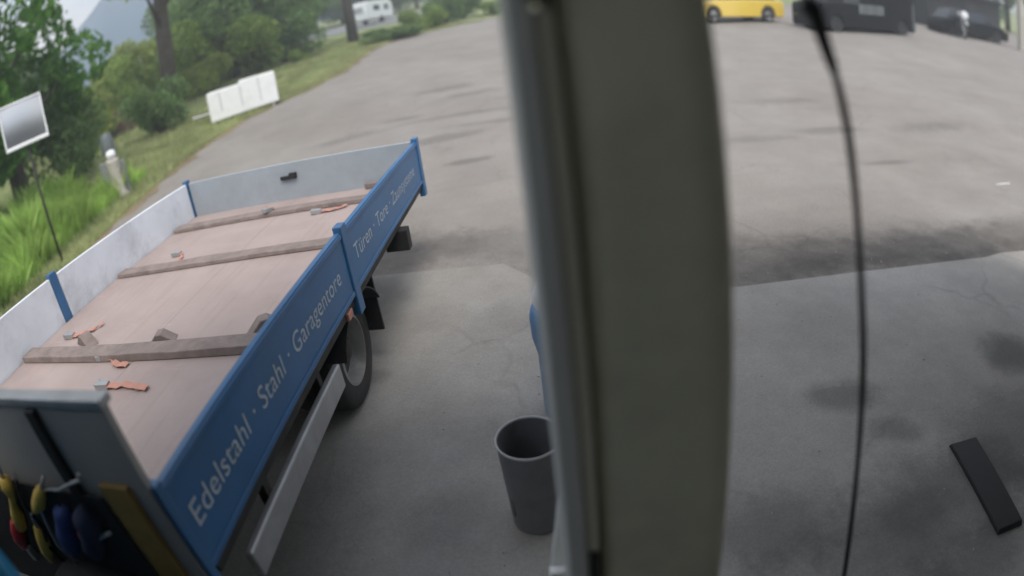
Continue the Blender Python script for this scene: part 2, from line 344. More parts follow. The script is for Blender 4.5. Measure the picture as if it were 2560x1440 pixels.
sheet('yard_asphalt', lambda y: xleft(y)+jag(y), lambda y: 43, yr, .022, m_asph)
# concrete apron of the hall: two straight kerb-less edges, a step between them hidden behind the column
eL1, eL2 = G(930, 703), G(1335, 665); eR1, eR2 = G(1850, 730), G(2560, 637)
def xline(a, b, x): return a.y+(b.y-a.y)*(x-a.x)/(b.x-a.x)
ya0, ya1 = xline(eL1, eL2, -7.5), eL2.y
xs = -.05
ap = [(-7.5, ya0), (eL1.x, eL1.y), (xs, xline(eL1, eL2, xs)), (.55, xline(eR1, eR2, .55))]
for px, py in ((1850, 730), (2000, 712), (2150, 692), (2350, 668), (2460, 654), (2500, 643), (2560, 637)):
    g = G(px, py); ap.append((g.x, g.y))
ap += [(9.5, ap[-1][1]+.1), (9.5, -9.6), (-7.5, -9.6)]
def flat(name, poly, z, m):
    mb = MB(); mb.v = [(x, y, z) for x, y in poly]; mb.f = [tuple(range(len(poly)))]
    o = mb.build(name, m); o['kind'] = 'structure'
    if o.data.polygons[0].normal.z < 0: o.data.flip_normals()
    return o
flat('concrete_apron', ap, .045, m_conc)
sheet('road', lambda y: -70, lambda y: -2.5, [y for y in rows if 50 <= y <= 66], .03, m_road)

# hills far off
mb = MB(); hn = 60
for i in range(hn+1):
    az = math.radians(-75+i*95/hn); e = math.degrees(az)
    top = float(np.interp(e, [-75, -55, -44, -38, -33, -25, -10, 5, 20], [60, 70, 62, 78, 118, 160, 110, 60, 50]))+6*math.sin(i*1.3)+3*math.sin(i*3.7)
    for d, z in ((150, -.03), (165, .6), (185, 1.0), (210, .8), (245, -.03)):
        mb.v.append((math.sin(az)*d, math.cos(az)*d, z*(top*.265+3.5)+3))
for i in range(hn):
    for k in range(4):
        a = i*5+k; mb.f.append((a, a+1, a+6, a+5))
o = mb.build('hills', m_hill, smooth=True); o['kind'] = 'structure'

# pale haze volume added to lift dark far trees, replacing a lens veil
mz = bpy.data.materials.new('haze_veil'); mz.use_nodes = True; t_ = mz.node_tree; t_.nodes.clear()
vo_ = t_.nodes.new('ShaderNodeVolumePrincipled'); oo_ = t_.nodes.new('ShaderNodeOutputMaterial'); vo_.inputs['Density'].default_value = .0046
vo_.inputs['Color'].default_value = (.84, .90, .96, 1); vo_.inputs['Anisotropy'].default_value = .2; t_.links.new(vo_.outputs[0], oo_.inputs['Volume'])
hz = MB().span((-265, -30, -1.3), (265, 262, 62)).build('haze', mz); hz['kind'] = 'stuff'; hz['label'] = 'thin pale haze added over the yard and trees to lift dark tones'

# ------------------------------------------------------------------ the hall the camera hangs in
hall = empty('workshop_hall', (0, .9, 0)); tag(hall, 'workshop hall whose shaded open doorway frames the view', 'building')
XA, XB, HT = -5.6, 4.7, 4.0
mb = MB(); mb.span((-1.3, .0, 3.25), (XB, .2, HT)); mb.build('lintel_wall', m_wall, hall)
mb = MB(); mb.span((XA, -3.1, 3.25), (-1.3, -2.9, HT)); mb.build('lintel_wall', m_wall, hall)
mb = MB(); mb.span((-1.5, -2.9, 3.25), (-1.3, -.0, HT)); mb.build('lintel_wall', m_wall, hall)
mb = MB(); mb.span((-1.6, -9.4, HT), (XB+.2, .3, HT+.15)); mb.build('roof', m_roof, hall)
mb = MB(); mb.span((XA-.2, -9.4, HT), (-1.6, -2.8, HT+.15)); mb.build('roof', m_roof, hall)  # unseen roof stepped back over the left bay so daylight reaches the truck
def wallwith(x0, x1, y0, y1, holes, axis):
    """a wall with unseen openings added for fill light (a0, a1, z0, z1) along its length"""
    mb = MB(); L_ = sorted(holes); c = (y0 if axis == 'y' else x0)
    def put_(a0, a1, z0, z1):
        if axis == 'y': mb.span((x0, a0, z0), (x1, a1, z1))
        else: mb.span((a0, y0, z0), (a1, y1, z1))
    for a0, a1, z0, z1 in L_:
        put_(c, a0, 0, HT); put_(a0, a1, 0, z0); put_(a0, a1, z1, HT); c = a1
    put_(c, y1 if axis == 'y' else x1, 0, HT); return mb
mb = MB(); mb.span((XB, -9.2, 0), (XB+.2, 1.9, HT)); mb.build('wall', m_wall, hall)  # unseen side wall, run forward past the doorway to block light
mb = MB(); mb.span((.5, .21, 3.3), (XB+.2, 1.75, 3.42)); mb.build('shade_canopy', m_roof, hall)  # unseen canopy added over the right bay to darken the floor
wallwith(XA, XB, -9.4, -9.2, [(-5.0, -2.6, .3, 3.4)], 'x').build('wall', m_wall, hall)  # unseen back opening added to let fill light in
wallwith(XA-.2, XA, -9.2, -3.0, [(-7.5, -4.0, .9, 3.3)], 'y').build('wall', m_wall, hall)  # unseen left opening and cut-back front added to light the headboard

# steel column close to the lens
YC = .80
col_o = empty('steel_column', (.2, YC+.1, 0)); tag(col_o, 'broad dark olive steel door column close to the camera, filling the middle of the view', 'column')
def cx(px, py): return at_y(px, py, YC)
pr = sorted([(cx(*q).z, cx(*q).x) for q in [(1789, 50), (1812, 200), (1826, 360), (1834, 500), (1843, 650), (1846, 924), (1831, 1143), (1806, 1440)]])
zr = [q[0] for q in pr]; xr = [q[1] for q in pr]
def xR(z):
    if z < zr[0]: return xr[0]+(zr[0]-z)*.06
    if z > zr[-1]: return xr[-1]-(z-zr[-1])*.05
    return float(np.interp(z, zr, xr))
A, B = np.polyfit(zr, xr, 1)
XR = lambda z: A*z+B+.012
pl_ = [cx(*q) for q in [(1250, 0), (1320, 500), (1341, 650), (1381, 1034), (1400, 1226), (1422, 1440)]]
A2, B2 = np.polyfit([q.z for q in pl_], [q.x for q in pl_], 1); XL = lambda z: A2*z+B2
s1 = [cx(*q) for q in [(1326, 60), (1389, 500), (1440, 924), (1469, 1440)]]
A3, B3 = np.polyfit([q.z for q in s1], [q.x for q in s1], 1); XS = lambda z: A3*z+B3
def colprism(prof, zs, name, m, bev=0, smooth=False):
    """prof(z) -> closed list of world (x, y) points; stacked into one solid"""
    mb = MB(); n = len(prof(0))
    for z in zs:
        for x, y in prof(z): mb.v.append((x-.2, y-YC-.1, z))
    for j in range(len(zs)-1):
        for k in range(n): mb.f.append((j*n+k, j*n+(k+1) % n, (j+1)*n+(k+1) % n, (j+1)*n+k))
    mb.f.append(tuple(range(n))); mb.f.append(tuple((len(zs)-1)*n+k for k in range(n)))
    return mb.build(name, m, col_o, bevel=bev, smooth=smooth)
def body(z):
    a, b = XS(z)+.028, XR(z); r = .075; P = [(a, YC+.05), (a, YC+.20), (b-.03, YC+.20)]
    P += [(b, YC+.17)]
    P += [(b-r+r*math.cos(t), YC+.06-.06*math.sin(t)) for t in (0, .3, .6, .9, 1.2, math.pi/2)]
    P += [(a+.06+.05*(-math.sin(t)), YC+.03-.03*math.cos(t)) for t in (0, .4, .8, 1.2, 1.5)]
    return P
colprism(body, [0, 3.5], 'column_body', m_pil, smooth='auto')
colprism(lambda z: [(XL(z), YC-.02), (XL(z), YC+.16), (XS(z), YC+.16), (XS(z), YC-.02)], [.3, 3.5], 'guide_rail', m_pil2, bev=.006)
colprism(lambda z: [(XS(z)+.003, YC-.01), (XS(z)+.003, YC+.12), (XS(z)+.027, YC+.12), (XS(z)+.027, YC-.01)], [.2, cx(1330, 18).z-.002], 'cable_duct', m_pil3, bev=.008)
p = cx(1333, 8); mb = MB(); mb.box((p.x-.2+.004, -.10, p.z+.012), (.03, .05, .03)); mb.build('duct_clamp', m_black, col_o, bevel=.004)
p = cx(1490, 1400); mb = MB(); mb.box((p.x-.2-.004, -.105, p.z-.08), (.022, .03, .25)); mb.build('floor_bracket', m_black, col_o, bevel=.003)

# cable hanging right of the column
pts = [at_y(px, py, .86) for px, py in [(2010, -80), (2038, 30), (2062, 110), (2092, 200), (2120, 330), (2138, 480), (2148, 620), (2155, 760), (2158, 900), (2152, 1050), (2142, 1180), (2128, 1310), (2110, 1440), (2080, 1600)]]
pts = [pts[0]+Vector((-.01, 0, .6))]+pts+[pts[-1]+Vector((.03, 0, -.25)), pts[-1]+Vector((.12, .02, -.36))]
pts = [p for p in pts if p.z > .06]
def smoothpath(P, k=4):
    o = []
    for i in range(len(P)-1):
        p0, p1, p2, p3 = P[max(i-1, 0)], P[i], P[i+1], P[min(i+2, len(P)-1)]
        for j in range(k):
            t = j/k; o.append(.5*((2*p1)+(p2-p0)*t+(2*p0-5*p1+4*p2-p3)*t*t+(3*p1-p0-3*p2+p3)*t**3))
    return o+[P[-1]]
sp = smoothpath(pts)
cab = empty('hanging_cable', (pts[-1].x, pts[-1].y, 0)); tag(cab, 'thin black cable hanging down in front of the yard right of the column', 'cable')
def loc(P, o): return [p-Vector(o.location) for p in P]
MB().tube(loc(sp, cab), [.0072+.0006*math.sin(i*.4) for i in range(len(sp))], 12).build('cord', m_black, cab, smooth=True)
sl_ = [q for q in sp if at_y(2000, -20, .86).z > q.z > at_y(2090, 190, .86).z]
if len(sl_) > 2: MB().tube(loc(sl_, cab), list(np.linspace(.017, .0095, len(sl_))), 14).build('strain_relief', m_black, cab, smooth=True)

# ------------------------------------------------------------------ flatbed truck
L0, N0 = 2.92, -2.42
tr = empty('flatbed_truck', LN(L0, N0), -YAW)
tag(tr, 'blue flatbed truck with low drop sides and white lettering, backed by its empty bed', 'truck')
def T(L, N, z): return (N-N0, L-L0, z)
def tspan(mb, a, b): return mb.span(T(*a), T(*b))
NR, NL, LF, LM, LB = -1.172, -3.672, .95, 2.93, 5.126
ZF, ZT, ZB = .847, 1.208, .825
# bed floor with low end curbs
o = tspan(MB(), (LF, NL+.04, ZF-.03), (LB-.03, NR-.04, ZF)).build('bed_floor', m_bed, tr)
for (a, b) in ((LF+.02, LM-.05), (LM+.05, LB-.05)):
    mb = MB(); tspan(mb, (a, NR-.03, ZB), (b, NR, ZT))
    for z in (ZT-.022, ZB+.018): tspan(mb, (a, NR, z-.014), (b, NR+.007, z+.014))
    mb.build('side_board', m_blue, tr, bevel=.004)
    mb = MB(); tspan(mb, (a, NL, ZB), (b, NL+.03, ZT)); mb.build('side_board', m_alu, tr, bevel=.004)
# posts
for N, sgn in ((NR, 1), (NL, -1)):
    for L in (LM, LB-.01):
        mb = MB(); zlo = .70
        tspan(mb, (L-.045, N-.035*sgn-.005, zlo), (L+.045, N+.012*sgn, ZT+.03)); mb.build('bed_post', m_blue, tr, bevel=.006)
mb = MB(); tspan(mb, (LF-.02, NR-.05, .72), (LF+.02, NR+.01, ZT+.02)); mb.build('bed_post', m_blue, tr, bevel=.005)
mb = MB(); tspan(mb, (LF-.02, NL-.01, .72), (LF+.02, NL+.05, ZT+.02)); mb.build('bed_post', m_blue, tr, bevel=.005)
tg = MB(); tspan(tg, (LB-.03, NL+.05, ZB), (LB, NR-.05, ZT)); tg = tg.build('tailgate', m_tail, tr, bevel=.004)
p = None
mb = MB(); mb.box(T(LB-.045, -2.45, 1.07), (.17, .03, .035)); mb.box(T(LB-.045, -2.40, 1.095), (.08, .03, .03)); mb.build('handle', m_black, tg, bevel=.006)
mb = MB(); mb.box(T(LB-.06, -1.62, .875), (.16, .06, .05)); mb.build('hinge', m_timber, tg, bevel=.006)
# headboard between bed and cab, taller than the sides
hb = MB(); tspan(hb, (LF-.03, NL, .50), (LF, NR-.01, 1.515)); hb = hb.build('headboard', m_head, tr, bevel=.004)
mb = MB(); tspan(mb, (LF-.04, NL-.005, 1.515), (LF+.015, NR, 1.545)); mb.build('top_rail', m_steel, hb, bevel=.005)
for N in (-1.53, -2.3, -3.1):
    mb = MB(); tspan(mb, (LF-.055, N-.025, .52), (LF-.031, N+.025, 1.51)); mb.build('stiffener', m_black, hb, bevel=.004)
mb = MB(); tspan(mb, (LF-.05, -1.385, .62), (LF-.031, -1.255, 1.24)); mb.build('wooden_panel', m_brown, hb, bevel=.003)
mb = MB(); tspan(mb, (LF-.048, -3.0, .52), (LF-.056, -1.395, 1.19)); mb.build('tool_panel', m_black, hb)
# chassis and sub-frame
mb = MB()
for N in (-2.85, -2.0): tspan(mb, (-2.0, N-.04, .52), (LB-.15, N+.04, .72))
for L in np.arange(1.2, 5.0, .55): tspan(mb, (L-.03, NL+.06, .73), (L+.03, NR-.06, .80))
tspan(mb, (1.0, NR-.10, .765), (LB-.06, NR-.015, .81)); tspan(mb, (1.0, NL+.015, .765), (LB-.06, NL+.10, .81))
mb.build('chassis_frame', m_chas, tr)
mb = MB(); tspan(mb, (.75, -1.95, .48), (1.9, -1.5, .80)); mb.build('fuel_tank', m_black, tr, bevel=.03)
# galvanised side guard
mb = MB(); tspan(mb, (1.17, NR-.045, .525), (2.44, NR-.005, .665)); mb.build('side_guard', m_steel, tr, bevel=.01)
for L in (1.5, 2.25): tspan(MB(), (L-.02, NR-.09, .56), (L+.02, NR-.046, .765)).build('guard_bracket', m_chas, tr)
mb = MB(); tspan(mb, (1.17, NL+.005, .525), (2.44, NL+.045, .665)); mb.build('side_guard', m_steel, tr, bevel=.01)
# wheels
def wheel(L, N, side):
    e = empty('wheel', T(L, N, .415)); e.parent = tr
    R, W = .37, .18
    prof = [(.215, -W/2+.01), (.25, -W/2), (.33, -W/2), (.358, -W/2+.02), (R, -W/2+.05), (R, W/2-.05), (.358, W/2-.02), (.33, W/2), (.25, W/2), (.215, W/2-.01), (.215, -W/2+.01)]
    MB().lathe(prof, n=40, axis='x').build('tyre', m_tyre, e, smooth='auto')
    s = side
    prof = [(.215, -s*.06), (.222, s*(W/2-.005)), (.205, s*(W/2)), (.192, s*.03), (.178, -s*.01)]
    MB().lathe(prof, n=36, axis='x').build('rim', m_rim, e, smooth='auto')
    MB().lathe([(.178, -s*.012), (.15, -s*.03), (.10, -s*.02), (.085, s*.03), (.05, s*.055), (0, s*.06)], n=30, axis='x').build('hub', m_chas, e, smooth='auto')
    return e
for N, s in ((-1.40, 1), (-1.60, 1), (-3.44, -1), (-3.24, -1)): wheel(2.98, N, s)
for N, s in ((-1.34, 1), (-3.50, -1)): wheel(-.55, N, s)
mb = MB(); mb.tube([T(2.98, -1.42, .415), T(2.98, -3.4, .415)], .06, 12); mb.build('axle', m_chas, tr)
# orange side marker and thin mudguard arc over the rear wheel
mb = MB(); tspan(mb, (2.71, NR-.03, .755), (2.79, NR+.004, .80)); mb.build('side_marker', m_orange, tr, bevel=.005)
for (a0, a1) in ((NR-.32, NR-.03), (NL+.03, NL+.32)):
    mb = MB(); n = 14
    for k in range(n+1):
        t = math.radians(25+130*k/n)
        for r in (.425, .435):
            for N in (a0, a1): mb.v.append(T(2.98+r*math.cos(t), N, .415+r*math.sin(t)*.84))
    for k in range(n):
        a = k*4
        for q in ((0, 1, 5, 4), (2, 6, 7, 3), (0, 4, 6, 2), (1, 3, 7, 5)): mb.f.append(tuple(a+i for i in q))
    mb.f += [(0, 2, 3, 1), (n*4, n*4+1, n*4+3, n*4+2)]
    mb.build('mudguard', m_black, tr)
for s, N in ((1, NR), (-1, NL)):
    mb = MB(); a, b = (N-.34*s, N-.05*s); tspan(mb, (3.36, min(a, b), .33), (3.38, max(a, b), .79)); mb.build('mudflap', m_black, tr)
mb = MB(); tspan(mb, (4.03, -1.30, .605), (4.13, -1.115, .77)); mb.build('toolbox', m_black, tr, bevel=.008)
mb = MB(); tspan(mb, (4.9, NL+.3, .42), (4.98, NR-.25, .52)); mb.build('rear_bumper', m_chas, tr, bevel=.01)
for N in (-3.25, -1.6):
    mb = MB(); tspan(mb, (5.0, N-.12, .60), (5.06, N+.12, .70)); mb.build('tail_light', m_red, tr, bevel=.01)
# cab
cb = MB(); n0, n1 = -3.62, -1.2
prof = [(.43, .55), (.43, 2.02), (.33, 2.12), (-.75, 2.16), (-1.0, 2.08), (-1.45, 1.35), (-1.58, 1.15), (-1.60, .50), (-1.02, .48), (-.98, .72), (-.80, .86), (-.55, .92), (-.30, .86), (-.12, .72), (-.08, .48)]
cb.prism([(a-L0, b) for a, b in prof], n0-N0, n1-N0, 'x'); cb = cb.build('cab', m_cab, tr, bevel=.05, smooth=True)
mb = MB(); tspan(mb, (.425, -3.3, 1.35), (.44, -1.55, 1.85)); mb.build('rear_window', m_glass, cb)
for N in (n0-.004, n1-.008):
    mb = MB(); mb.prism([(a-L0, b) for a, b in ((-.12, 1.30), (-.12, 1.95), (-.85, 1.95), (-1.22, 1.38), (-1.15, 1.30))], N-N0, N-N0+.012, 'x'); mb.build('side_window', m_glass, cb)
mb = MB()
mb.add([T(-1.405, -3.45, 1.44), T(-1.405, -1.37, 1.44), T(-1.07, -1.45, 2.0), T(-1.07, -3.37, 2.0), T(-1.43, -3.45, 1.43), T(-1.43, -1.37, 1.43), T(-1.095, -1.45, 2.01), T(-1.095, -3.37, 2.01)],
       [(0, 1, 2, 3), (4, 5, 6, 7), (0, 1, 5, 4), (2, 3, 7, 6), (1, 2, 6, 5), (0, 3, 7, 4)])
mb.build('windscreen', m_glass, cb)
for N in (-3.25, -1.57):
    mb = MB(); tspan(mb, (-1.63, N-.16, .72), (-1.59, N+.16, .90)); mb.build('headlight', m_white, cb, bevel=.02)
mb = MB(); tspan(mb, (-1.68, -3.6, .38), (-1.55, -1.22, .60)); mb.build('bumper', m_chas, cb, bevel=.03)

# lettering on the outer faces of the right boards
def lettering(text, La, Lb, zbase, cap, parent_board):
    cu = bpy.data.curves.new('lettering', 'FONT'); cu.body = text; cu.size = 1; cu.extrude = 0
    cu.space_character = 1.04
    to = bpy.data.objects.new('lettering_tmp', cu); col.objects.link(to)
    bpy.context.view_layer.update()
    me = bpy.data.meshes.new_from_object(to.evaluated_get(bpy.context.evaluated_depsgraph_get()))
    bpy.data.objects.remove(to); bpy.data.curves.remove(cu)
    xs_ = [v.co.x for v in me.vertices]; x0, x1 = min(xs_), max(xs_)
    kx = (Lb-La)/(x1-x0); kz = cap/.73
    fs = sorted([(min(me.vertices[i].co.x for i in p.vertices), max(me.vertices[i].co.x for i in p.vertices), p.index) for p in me.polygons])
    groups = []; end = -9
    for a, b, k in fs:
        if a > end+.17: groups.append([])
        groups[-1].append(k); end = max(end, b)
    for gr in groups:
        mb = MB(); idx = {}
        for k in gr:
            f = []
            for i in me.polygons[k].vertices:
                if i not in idx:
                    idx[i] = len(mb.v); v = me.vertices[i].co; mb.v.append(T(La+(v.x-x0)*kx, NR+.0018, zbase+v.y*kz))
                f.append(idx[i])
            mb.f.append(tuple(f))
        m2 = bpy.data.meshes.new('lettering'); m2.from_pydata(mb.v, [], mb.f); m2.materials.append(m_letter)
        o = bpy.data.objects.new('lettering', m2); col.objects.link(o); o.parent = parent_board
    bpy.data.meshes.remove(me)
boards = [c for c in tr.children if c.name.startswith('side_board')]
rb = [b for b in boards if b.data.vertices[0].co.x > 1]
rb.sort(key=lambda b: min(v.co.y for v in b.data.vertices))
lettering('Edelstahl · Stahl · Garagentore', 1.02, 2.74, .975, .098, rb[0])
lettering('Türen · Tore · Zaunsysteme', 3.04, 4.83, .975, .100, rb[1])

# load on the bed: three timbers with orange lashing pieces
def timber(L, h, lab, bend=0):
    o = MB(); rnd = random.Random(int(L*100)); n = 14; a, b = NL+.06, NR-.06; v = []
    for i in range(n+1):
        t = i/n; N = a+(b-a)*t; y = .012*math.sin(t*5+L)+bend*t
        for dy, dz in ((-.07, 0), (.07, 0), (.066, h), (-.066, h)): v.append((N-(a+b)/2, dy+y, dz+.004*rnd.uniform(-1, 1)*(dz > 0)))
    f = [(0, 1, 2, 3), tuple(n*4+k for k in range(4))[::-1]]
    for i in range(n):
        for k in range(4): f.append((i*4+k, i*4+(k+1) % 4, i*4+4+(k+1) % 4, i*4+4+k))
    o.add(v, f); o = o.build('dunnage_timber', m_timber, None, bevel=.004)
    o.location = LN(L, (a+b)/2, ZF+.004); o.rotation_euler.z = -YAW
    tag(o, lab, 'timber', 'timbers laid across the truck bed')
timber(4.68, .035, 'dark squared timber across the truck bed nearest the tailgate')
timber(3.69, .03, 'dark squared timber across the middle of the truck bed')
timber(2.36, .045, 'dirty dark timber across the truck bed nearest the headboard', -.02)
def chock(L, N, s, lab, rz):
    mb = MB(); mb.prism([(-.10*s, 0), (.10*s, 0), (.02*s, .065*s), (-.02*s, .065*s)], -.045, .045, 'y'); o = mb.build('wedge_block', m_timber, None, bevel=.006)
    o.location = LN(L, N, ZF+.001); o.rotation_euler.z = rz; tag(o, lab, 'wedge', 'wedge blocks beside the timbers')
chock(2.48, -2.31, 1.0, 'brown wooden wedge standing at the middle of the nearest timber', .2)
chock(2.52, -3.05, 1.15, 'brown wooden wedge at the left of the nearest timber', -.5)
chock(2.52, -1.58, 1.25, 'brown wooden wedge by the lettered side board at the nearest timber', .5)
def strap(L, N, lab, seed, ln=.34, z0=ZF, rz=0.0):
    rnd = random.Random(seed); root = empty('ratchet_strap', LN(L, N, z0+.002), -YAW+rz); tag(root, lab, 'strap', 'orange lashing straps on the truck bed')
    mb = MB(); n = 22; x = y = 0; a = rnd.uniform(-.4, .4); P = []
    for i in range(n):
        P.append((x, y, .006+.010*abs(math.sin(i*.45+seed)))); a += rnd.uniform(-.5, .5); x += math.cos(a)*ln/n*1.2; y += math.sin(a)*ln/n
    for i, (x, y, z) in enumerate(P): mb.v += [(x, y-.024, z), (x, y+.024, z*1.1), (x, y+.024, z*1.1+.003), (x, y-.024, z+.003)]
    for i in range(n-1):
        for k in range(4): mb.f.append((i*4+k, i*4+(k+1) % 4, i*4+4+(k+1) % 4, i*4+4+k))
    mb.f += [(0, 1, 2, 3), ((n-1)*4+3, (n-1)*4+2, (n-1)*4+1, (n-1)*4)]
    mb.build('webbing', m_orange, root)
    mb = MB(); mb.box((-.04, 0, .02), (.09, .05, .035), (0, .1, .2)); mb.tube([(-.08, -.03, .035), (-.08, .03, .035)], .007, 8); mb.build('ratchet', m_steel, root, bevel=.004)
strap(2.0, -2.42, 'orange strap curled behind the headboard on the bed', 1, .30)
strap(2.62, -3.30, 'orange strap at the left end of the nearest timber', 2, .26)
strap(2.30, -2.66, 'short orange strap piece against the middle of the nearest timber', 3, .24)
strap(3.95, -3.10, 'orange strap lying left of the middle timber', 4, .24)
strap(4.68, -2.50, 'orange strap crossing the rear timber at its centre', 5, .2, ZF+.04, .9)
strap(4.50, -1.95, 'orange strap near the side board at the rear timber', 6, .22)

# tools hung on the cab side of the headboard
def tool(name, m, pts, r, lab, cat, group=None, extra=None, flat_=1.0):
    P = [LN(LF-.075, N, z) for N, z in pts]; c = sum(P, Vector())/len(P)
    if hasattr(r, '__len__'): r = [q*1.22 for q in r]
    root = empty(name, (c.x, c.y, min(p.z for p in P)), 0); tag(root, lab, cat, group)
    mb = MB(); mb.tube([p-Vector(root.location) for p in P], r, 12); return root, mb, P
def clamp(pts, r, lab):
    root, mb, P = tool('clamp', m_yel, pts, r, lab, 'clamp', 'yellow clamps hung on the headboard'); mb.build('grip', m_yel, root, smooth=True)
    q = [p-Vector(root.location) for p in P]; d = (q[0]-q[-1]).normalized()
    MB().tube([q[0]+d*.0, q[0]+d*.09], .008, 8).build('shaft', m_steel, root, smooth=True)
clamp([(-1.95, 1.22), (-1.955, 1.18), (-1.975, 1.13), (-2.02, 1.08), (-2.05, 1.02), (-2.09, .95)], [.018, .026, .014, .013, .026, .022], 'long pale yellow clamp hanging leftmost on the headboard')
clamp([(-1.70, 1.21), (-1.745, 1.17), (-1.80, 1.12), (-1.86, 1.08)], [.014, .022, .024, .012], 'yellow clamp grip tilted under the pale rod on the headboard')
clamp([(-1.945, .98), (-1.975, .91), (-2.01, .84), (-2.04, .77)], [.014, .025, .026, .014], 'lowest yellow clamp on the headboard beside the red grip')
root, mb, P = tool('hammer', m_red, [(-2.13, .97), (-2.16, .92), (-2.20, .86), (-2.23, .80)], [.016, .026, .027, .014], 'tool with a dark red handle below the longest yellow clamp', 'tool'); mb.build('handle', m_red, root, smooth=True)
MB().box((0.0, 0, -.02), (.03, .03, .07)).build('head', m_steel, root, bevel=.004)
root, mb, P = tool('pliers', m_red, [(-1.615, 1.035), (-1.625, 1.01), (-1.65, .98)], [.012, .019, .010], 'small tool with a bright red grip beside the blue bag', 'tool'); mb.build('handle', m_red, root, smooth=True)
q = P[-1]-Vector(root.location); MB().tube([q, q+Vector((-.02, 0, -.05))], .007, 8).build('jaw', m_steel, root)
root, mb, P = tool('tool_bag', m_navy, [(-1.62, 1.13), (-1.66, 1.10), (-1.71, 1.04), (-1.73, .99), (-1.77, .92), (-1.79, .87)], [.015, .034, .030, .042, .033, .016], 'dark blue cloth tool bag hanging on the headboard', 'bag'); mb.build('bag_body', m_navy, root, smooth=True)
MB().tube([P[0]-Vector(root.location)+Vector((-.03, 0, 0)), P[0]-Vector(root.location)+Vector((0, 0, .07)), P[0]-Vector(root.location)+Vector((.03, 0, 0))], .006, 8).build('strap', m_black, root)
root, mb, P = tool('cloth_pouch', m_navy, [(-1.50, 1.15), (-1.53, 1.10), (-1.57, 1.03), (-1.60, .96), (-1.63, .90)], [.02, .045, .036, .044, .02], 'very dark blue pouch hanging between the bag and the brown panel', 'pouch'); mb.build('pouch_body', mat('pouch_cloth', (.015, .022, .06), .85, 0, .3, 14, bump=.4, bscale=25), root, smooth=True)
MB().tube([P[0]-Vector(root.location)+Vector((0, 0, -.01)), P[0]-Vector(root.location)+Vector((0.01, 0, .08))], .006, 8).build('loop', m_black, root)
for pts_, lab_ in (([(-1.86, 1.22), (-1.92, 1.10), (-1.90, .98), (-1.97, .88), (-1.93, .76)], 'black rubber cord looping between the yellow clamps'), ([(-1.78, 1.17), (-1.84, 1.02), (-1.88, .90), (-1.84, .80)], 'grey rope strand behind the lowest yellow clamp')):
    root, mb, P = tool('cord', m_black, pts_, .008 if 'black' in lab_ else .007, lab_, 'cord'); mb.build('cord', m_black if 'black' in lab_ else m_steel, root, smooth=True)
root, mb, P = tool('metal_hook', m_steel, [(-1.70, 1.205), (-1.62, 1.215), (-1.585, 1.218), (-1.52, 1.245), (-1.41, 1.285)], .006, 'bent silver rod hooked over the headboard fittings', 'hook'); mb.build('rod', m_steel, root, smooth=True); MB().lathe([(0, 0), (.009, .0), (.009, .02), (0, .02)], (P[-1]-Vector(root.location)), 12).build('eye', m_steel, root)
root, mb, P = tool('metal_spanner', m_steel, [(-1.64, .95), (-1.58, .985), (-1.45, 1.05)], [.010, .006, .006], 'straight silver spanner low on the headboard beside the brown panel', 'spanner'); mb.build('shank', m_steel, root, smooth=True); MB().lathe([(.008, -.006), (.016, -.006), (.016, .006), (.008, .006), (.008, -.006)], (P[0]-Vector(root.location)), 14, 'y').build('ring_end', m_steel, root)

# ------------------------------------------------------------------ small things near the column
bn = empty('waste_bin', LN(1.915, -.21, .046)); tag(bn, 'tall round black waste bin standing open beside the column', 'bin')
MB().lathe([(0, .004), (.122, .004), (.124, .02), (.140, .505), (.135, .505), (.118, .03), (0, .03)], n=44).build('bin_body', m_bingrey, bn, smooth='auto')
MB().lathe([(.1395, .500), (.1425, .503), (.143, .511), (.140, .515), (.1365, .512), (.136, .503), (.1395, .500)], n=44).build('rim', mat('bin_rim', (.45, .45, .46), .35, 0, .05, 6), bn, smooth=True)  # pale rim colour paints in the highlight along the bin's edge
MB().box((-.110, -.068, .17), (.004, .02, .13), (0, .03, .55)).build('worn_sticker', mat('sticker', (.11, .11, .11), .6), bn)
# blue container with white lid behind the column
bc = empty('blue_barrel', LN(2.72, -.02, .046)); bc.scale = (.93, .93, .945); tag(bc, 'blue plastic barrel with a white lid half hidden behind the column', 'barrel')
m_bluepl = mat('blue_plastic', (.09, .21, .38), .4, 0, .08, 5, dirt=(.05, .12, .2), dscale=6, damt=.4)
MB().lathe([(0, .0), (.165, .0), (.172, .03), (.172, .45), (.178, .47), (.196, .56), (.198, .68), (.185, .73), (.165, .745), (0, .745)], n=40).build('barrel_body', m_bluepl, bc, smooth='auto')
MB().lathe([(0, .746), (.160, .746), (.168, .76), (.166, .82), (.14, .88), (.11, .895), (0, .90)], n=36).build('lid', m_white, bc, smooth='auto')
# white leaning strip at the foot of the column
a, b_ = at_y(1399, 1258, 1.10), at_y(1372, 1500, 1.10)
wp = empty('white_plank', (a.x+.03, 1.12, .046)); tag(wp, 'white painted plank leaning against the foot of the column', 'plank')
mb = MB(); lo = wp.location
za = a.z; slope = (b_.x-a.x)/(b_.z-a.z)
bot = a.x+slope*(.06-za)
vs = [(a.x-lo.x, .0, za-.046), (a.x+.09-lo.x, 0, za-.046), (bot+.16-lo.x, 0, .0), (bot-lo.x, 0, .0)]
mb.add(vs+[(x, y+.02, z) for x, y, z in vs], [(0, 1, 2, 3), (7, 6, 5, 4), (0, 4, 5, 1), (1, 5, 6, 2), (2, 6, 7, 3), (3, 7, 4, 0)])
mb.build('board', m_white, wp, bevel=.004)
g = at_y(1392, 1432, 1.09); mb = MB(); mb.box((g.x-lo.x+.005, -.02, g.z-.046), (.05, .03, .012)); mb.build('cross_strip', m_white, wp, bevel=.003)
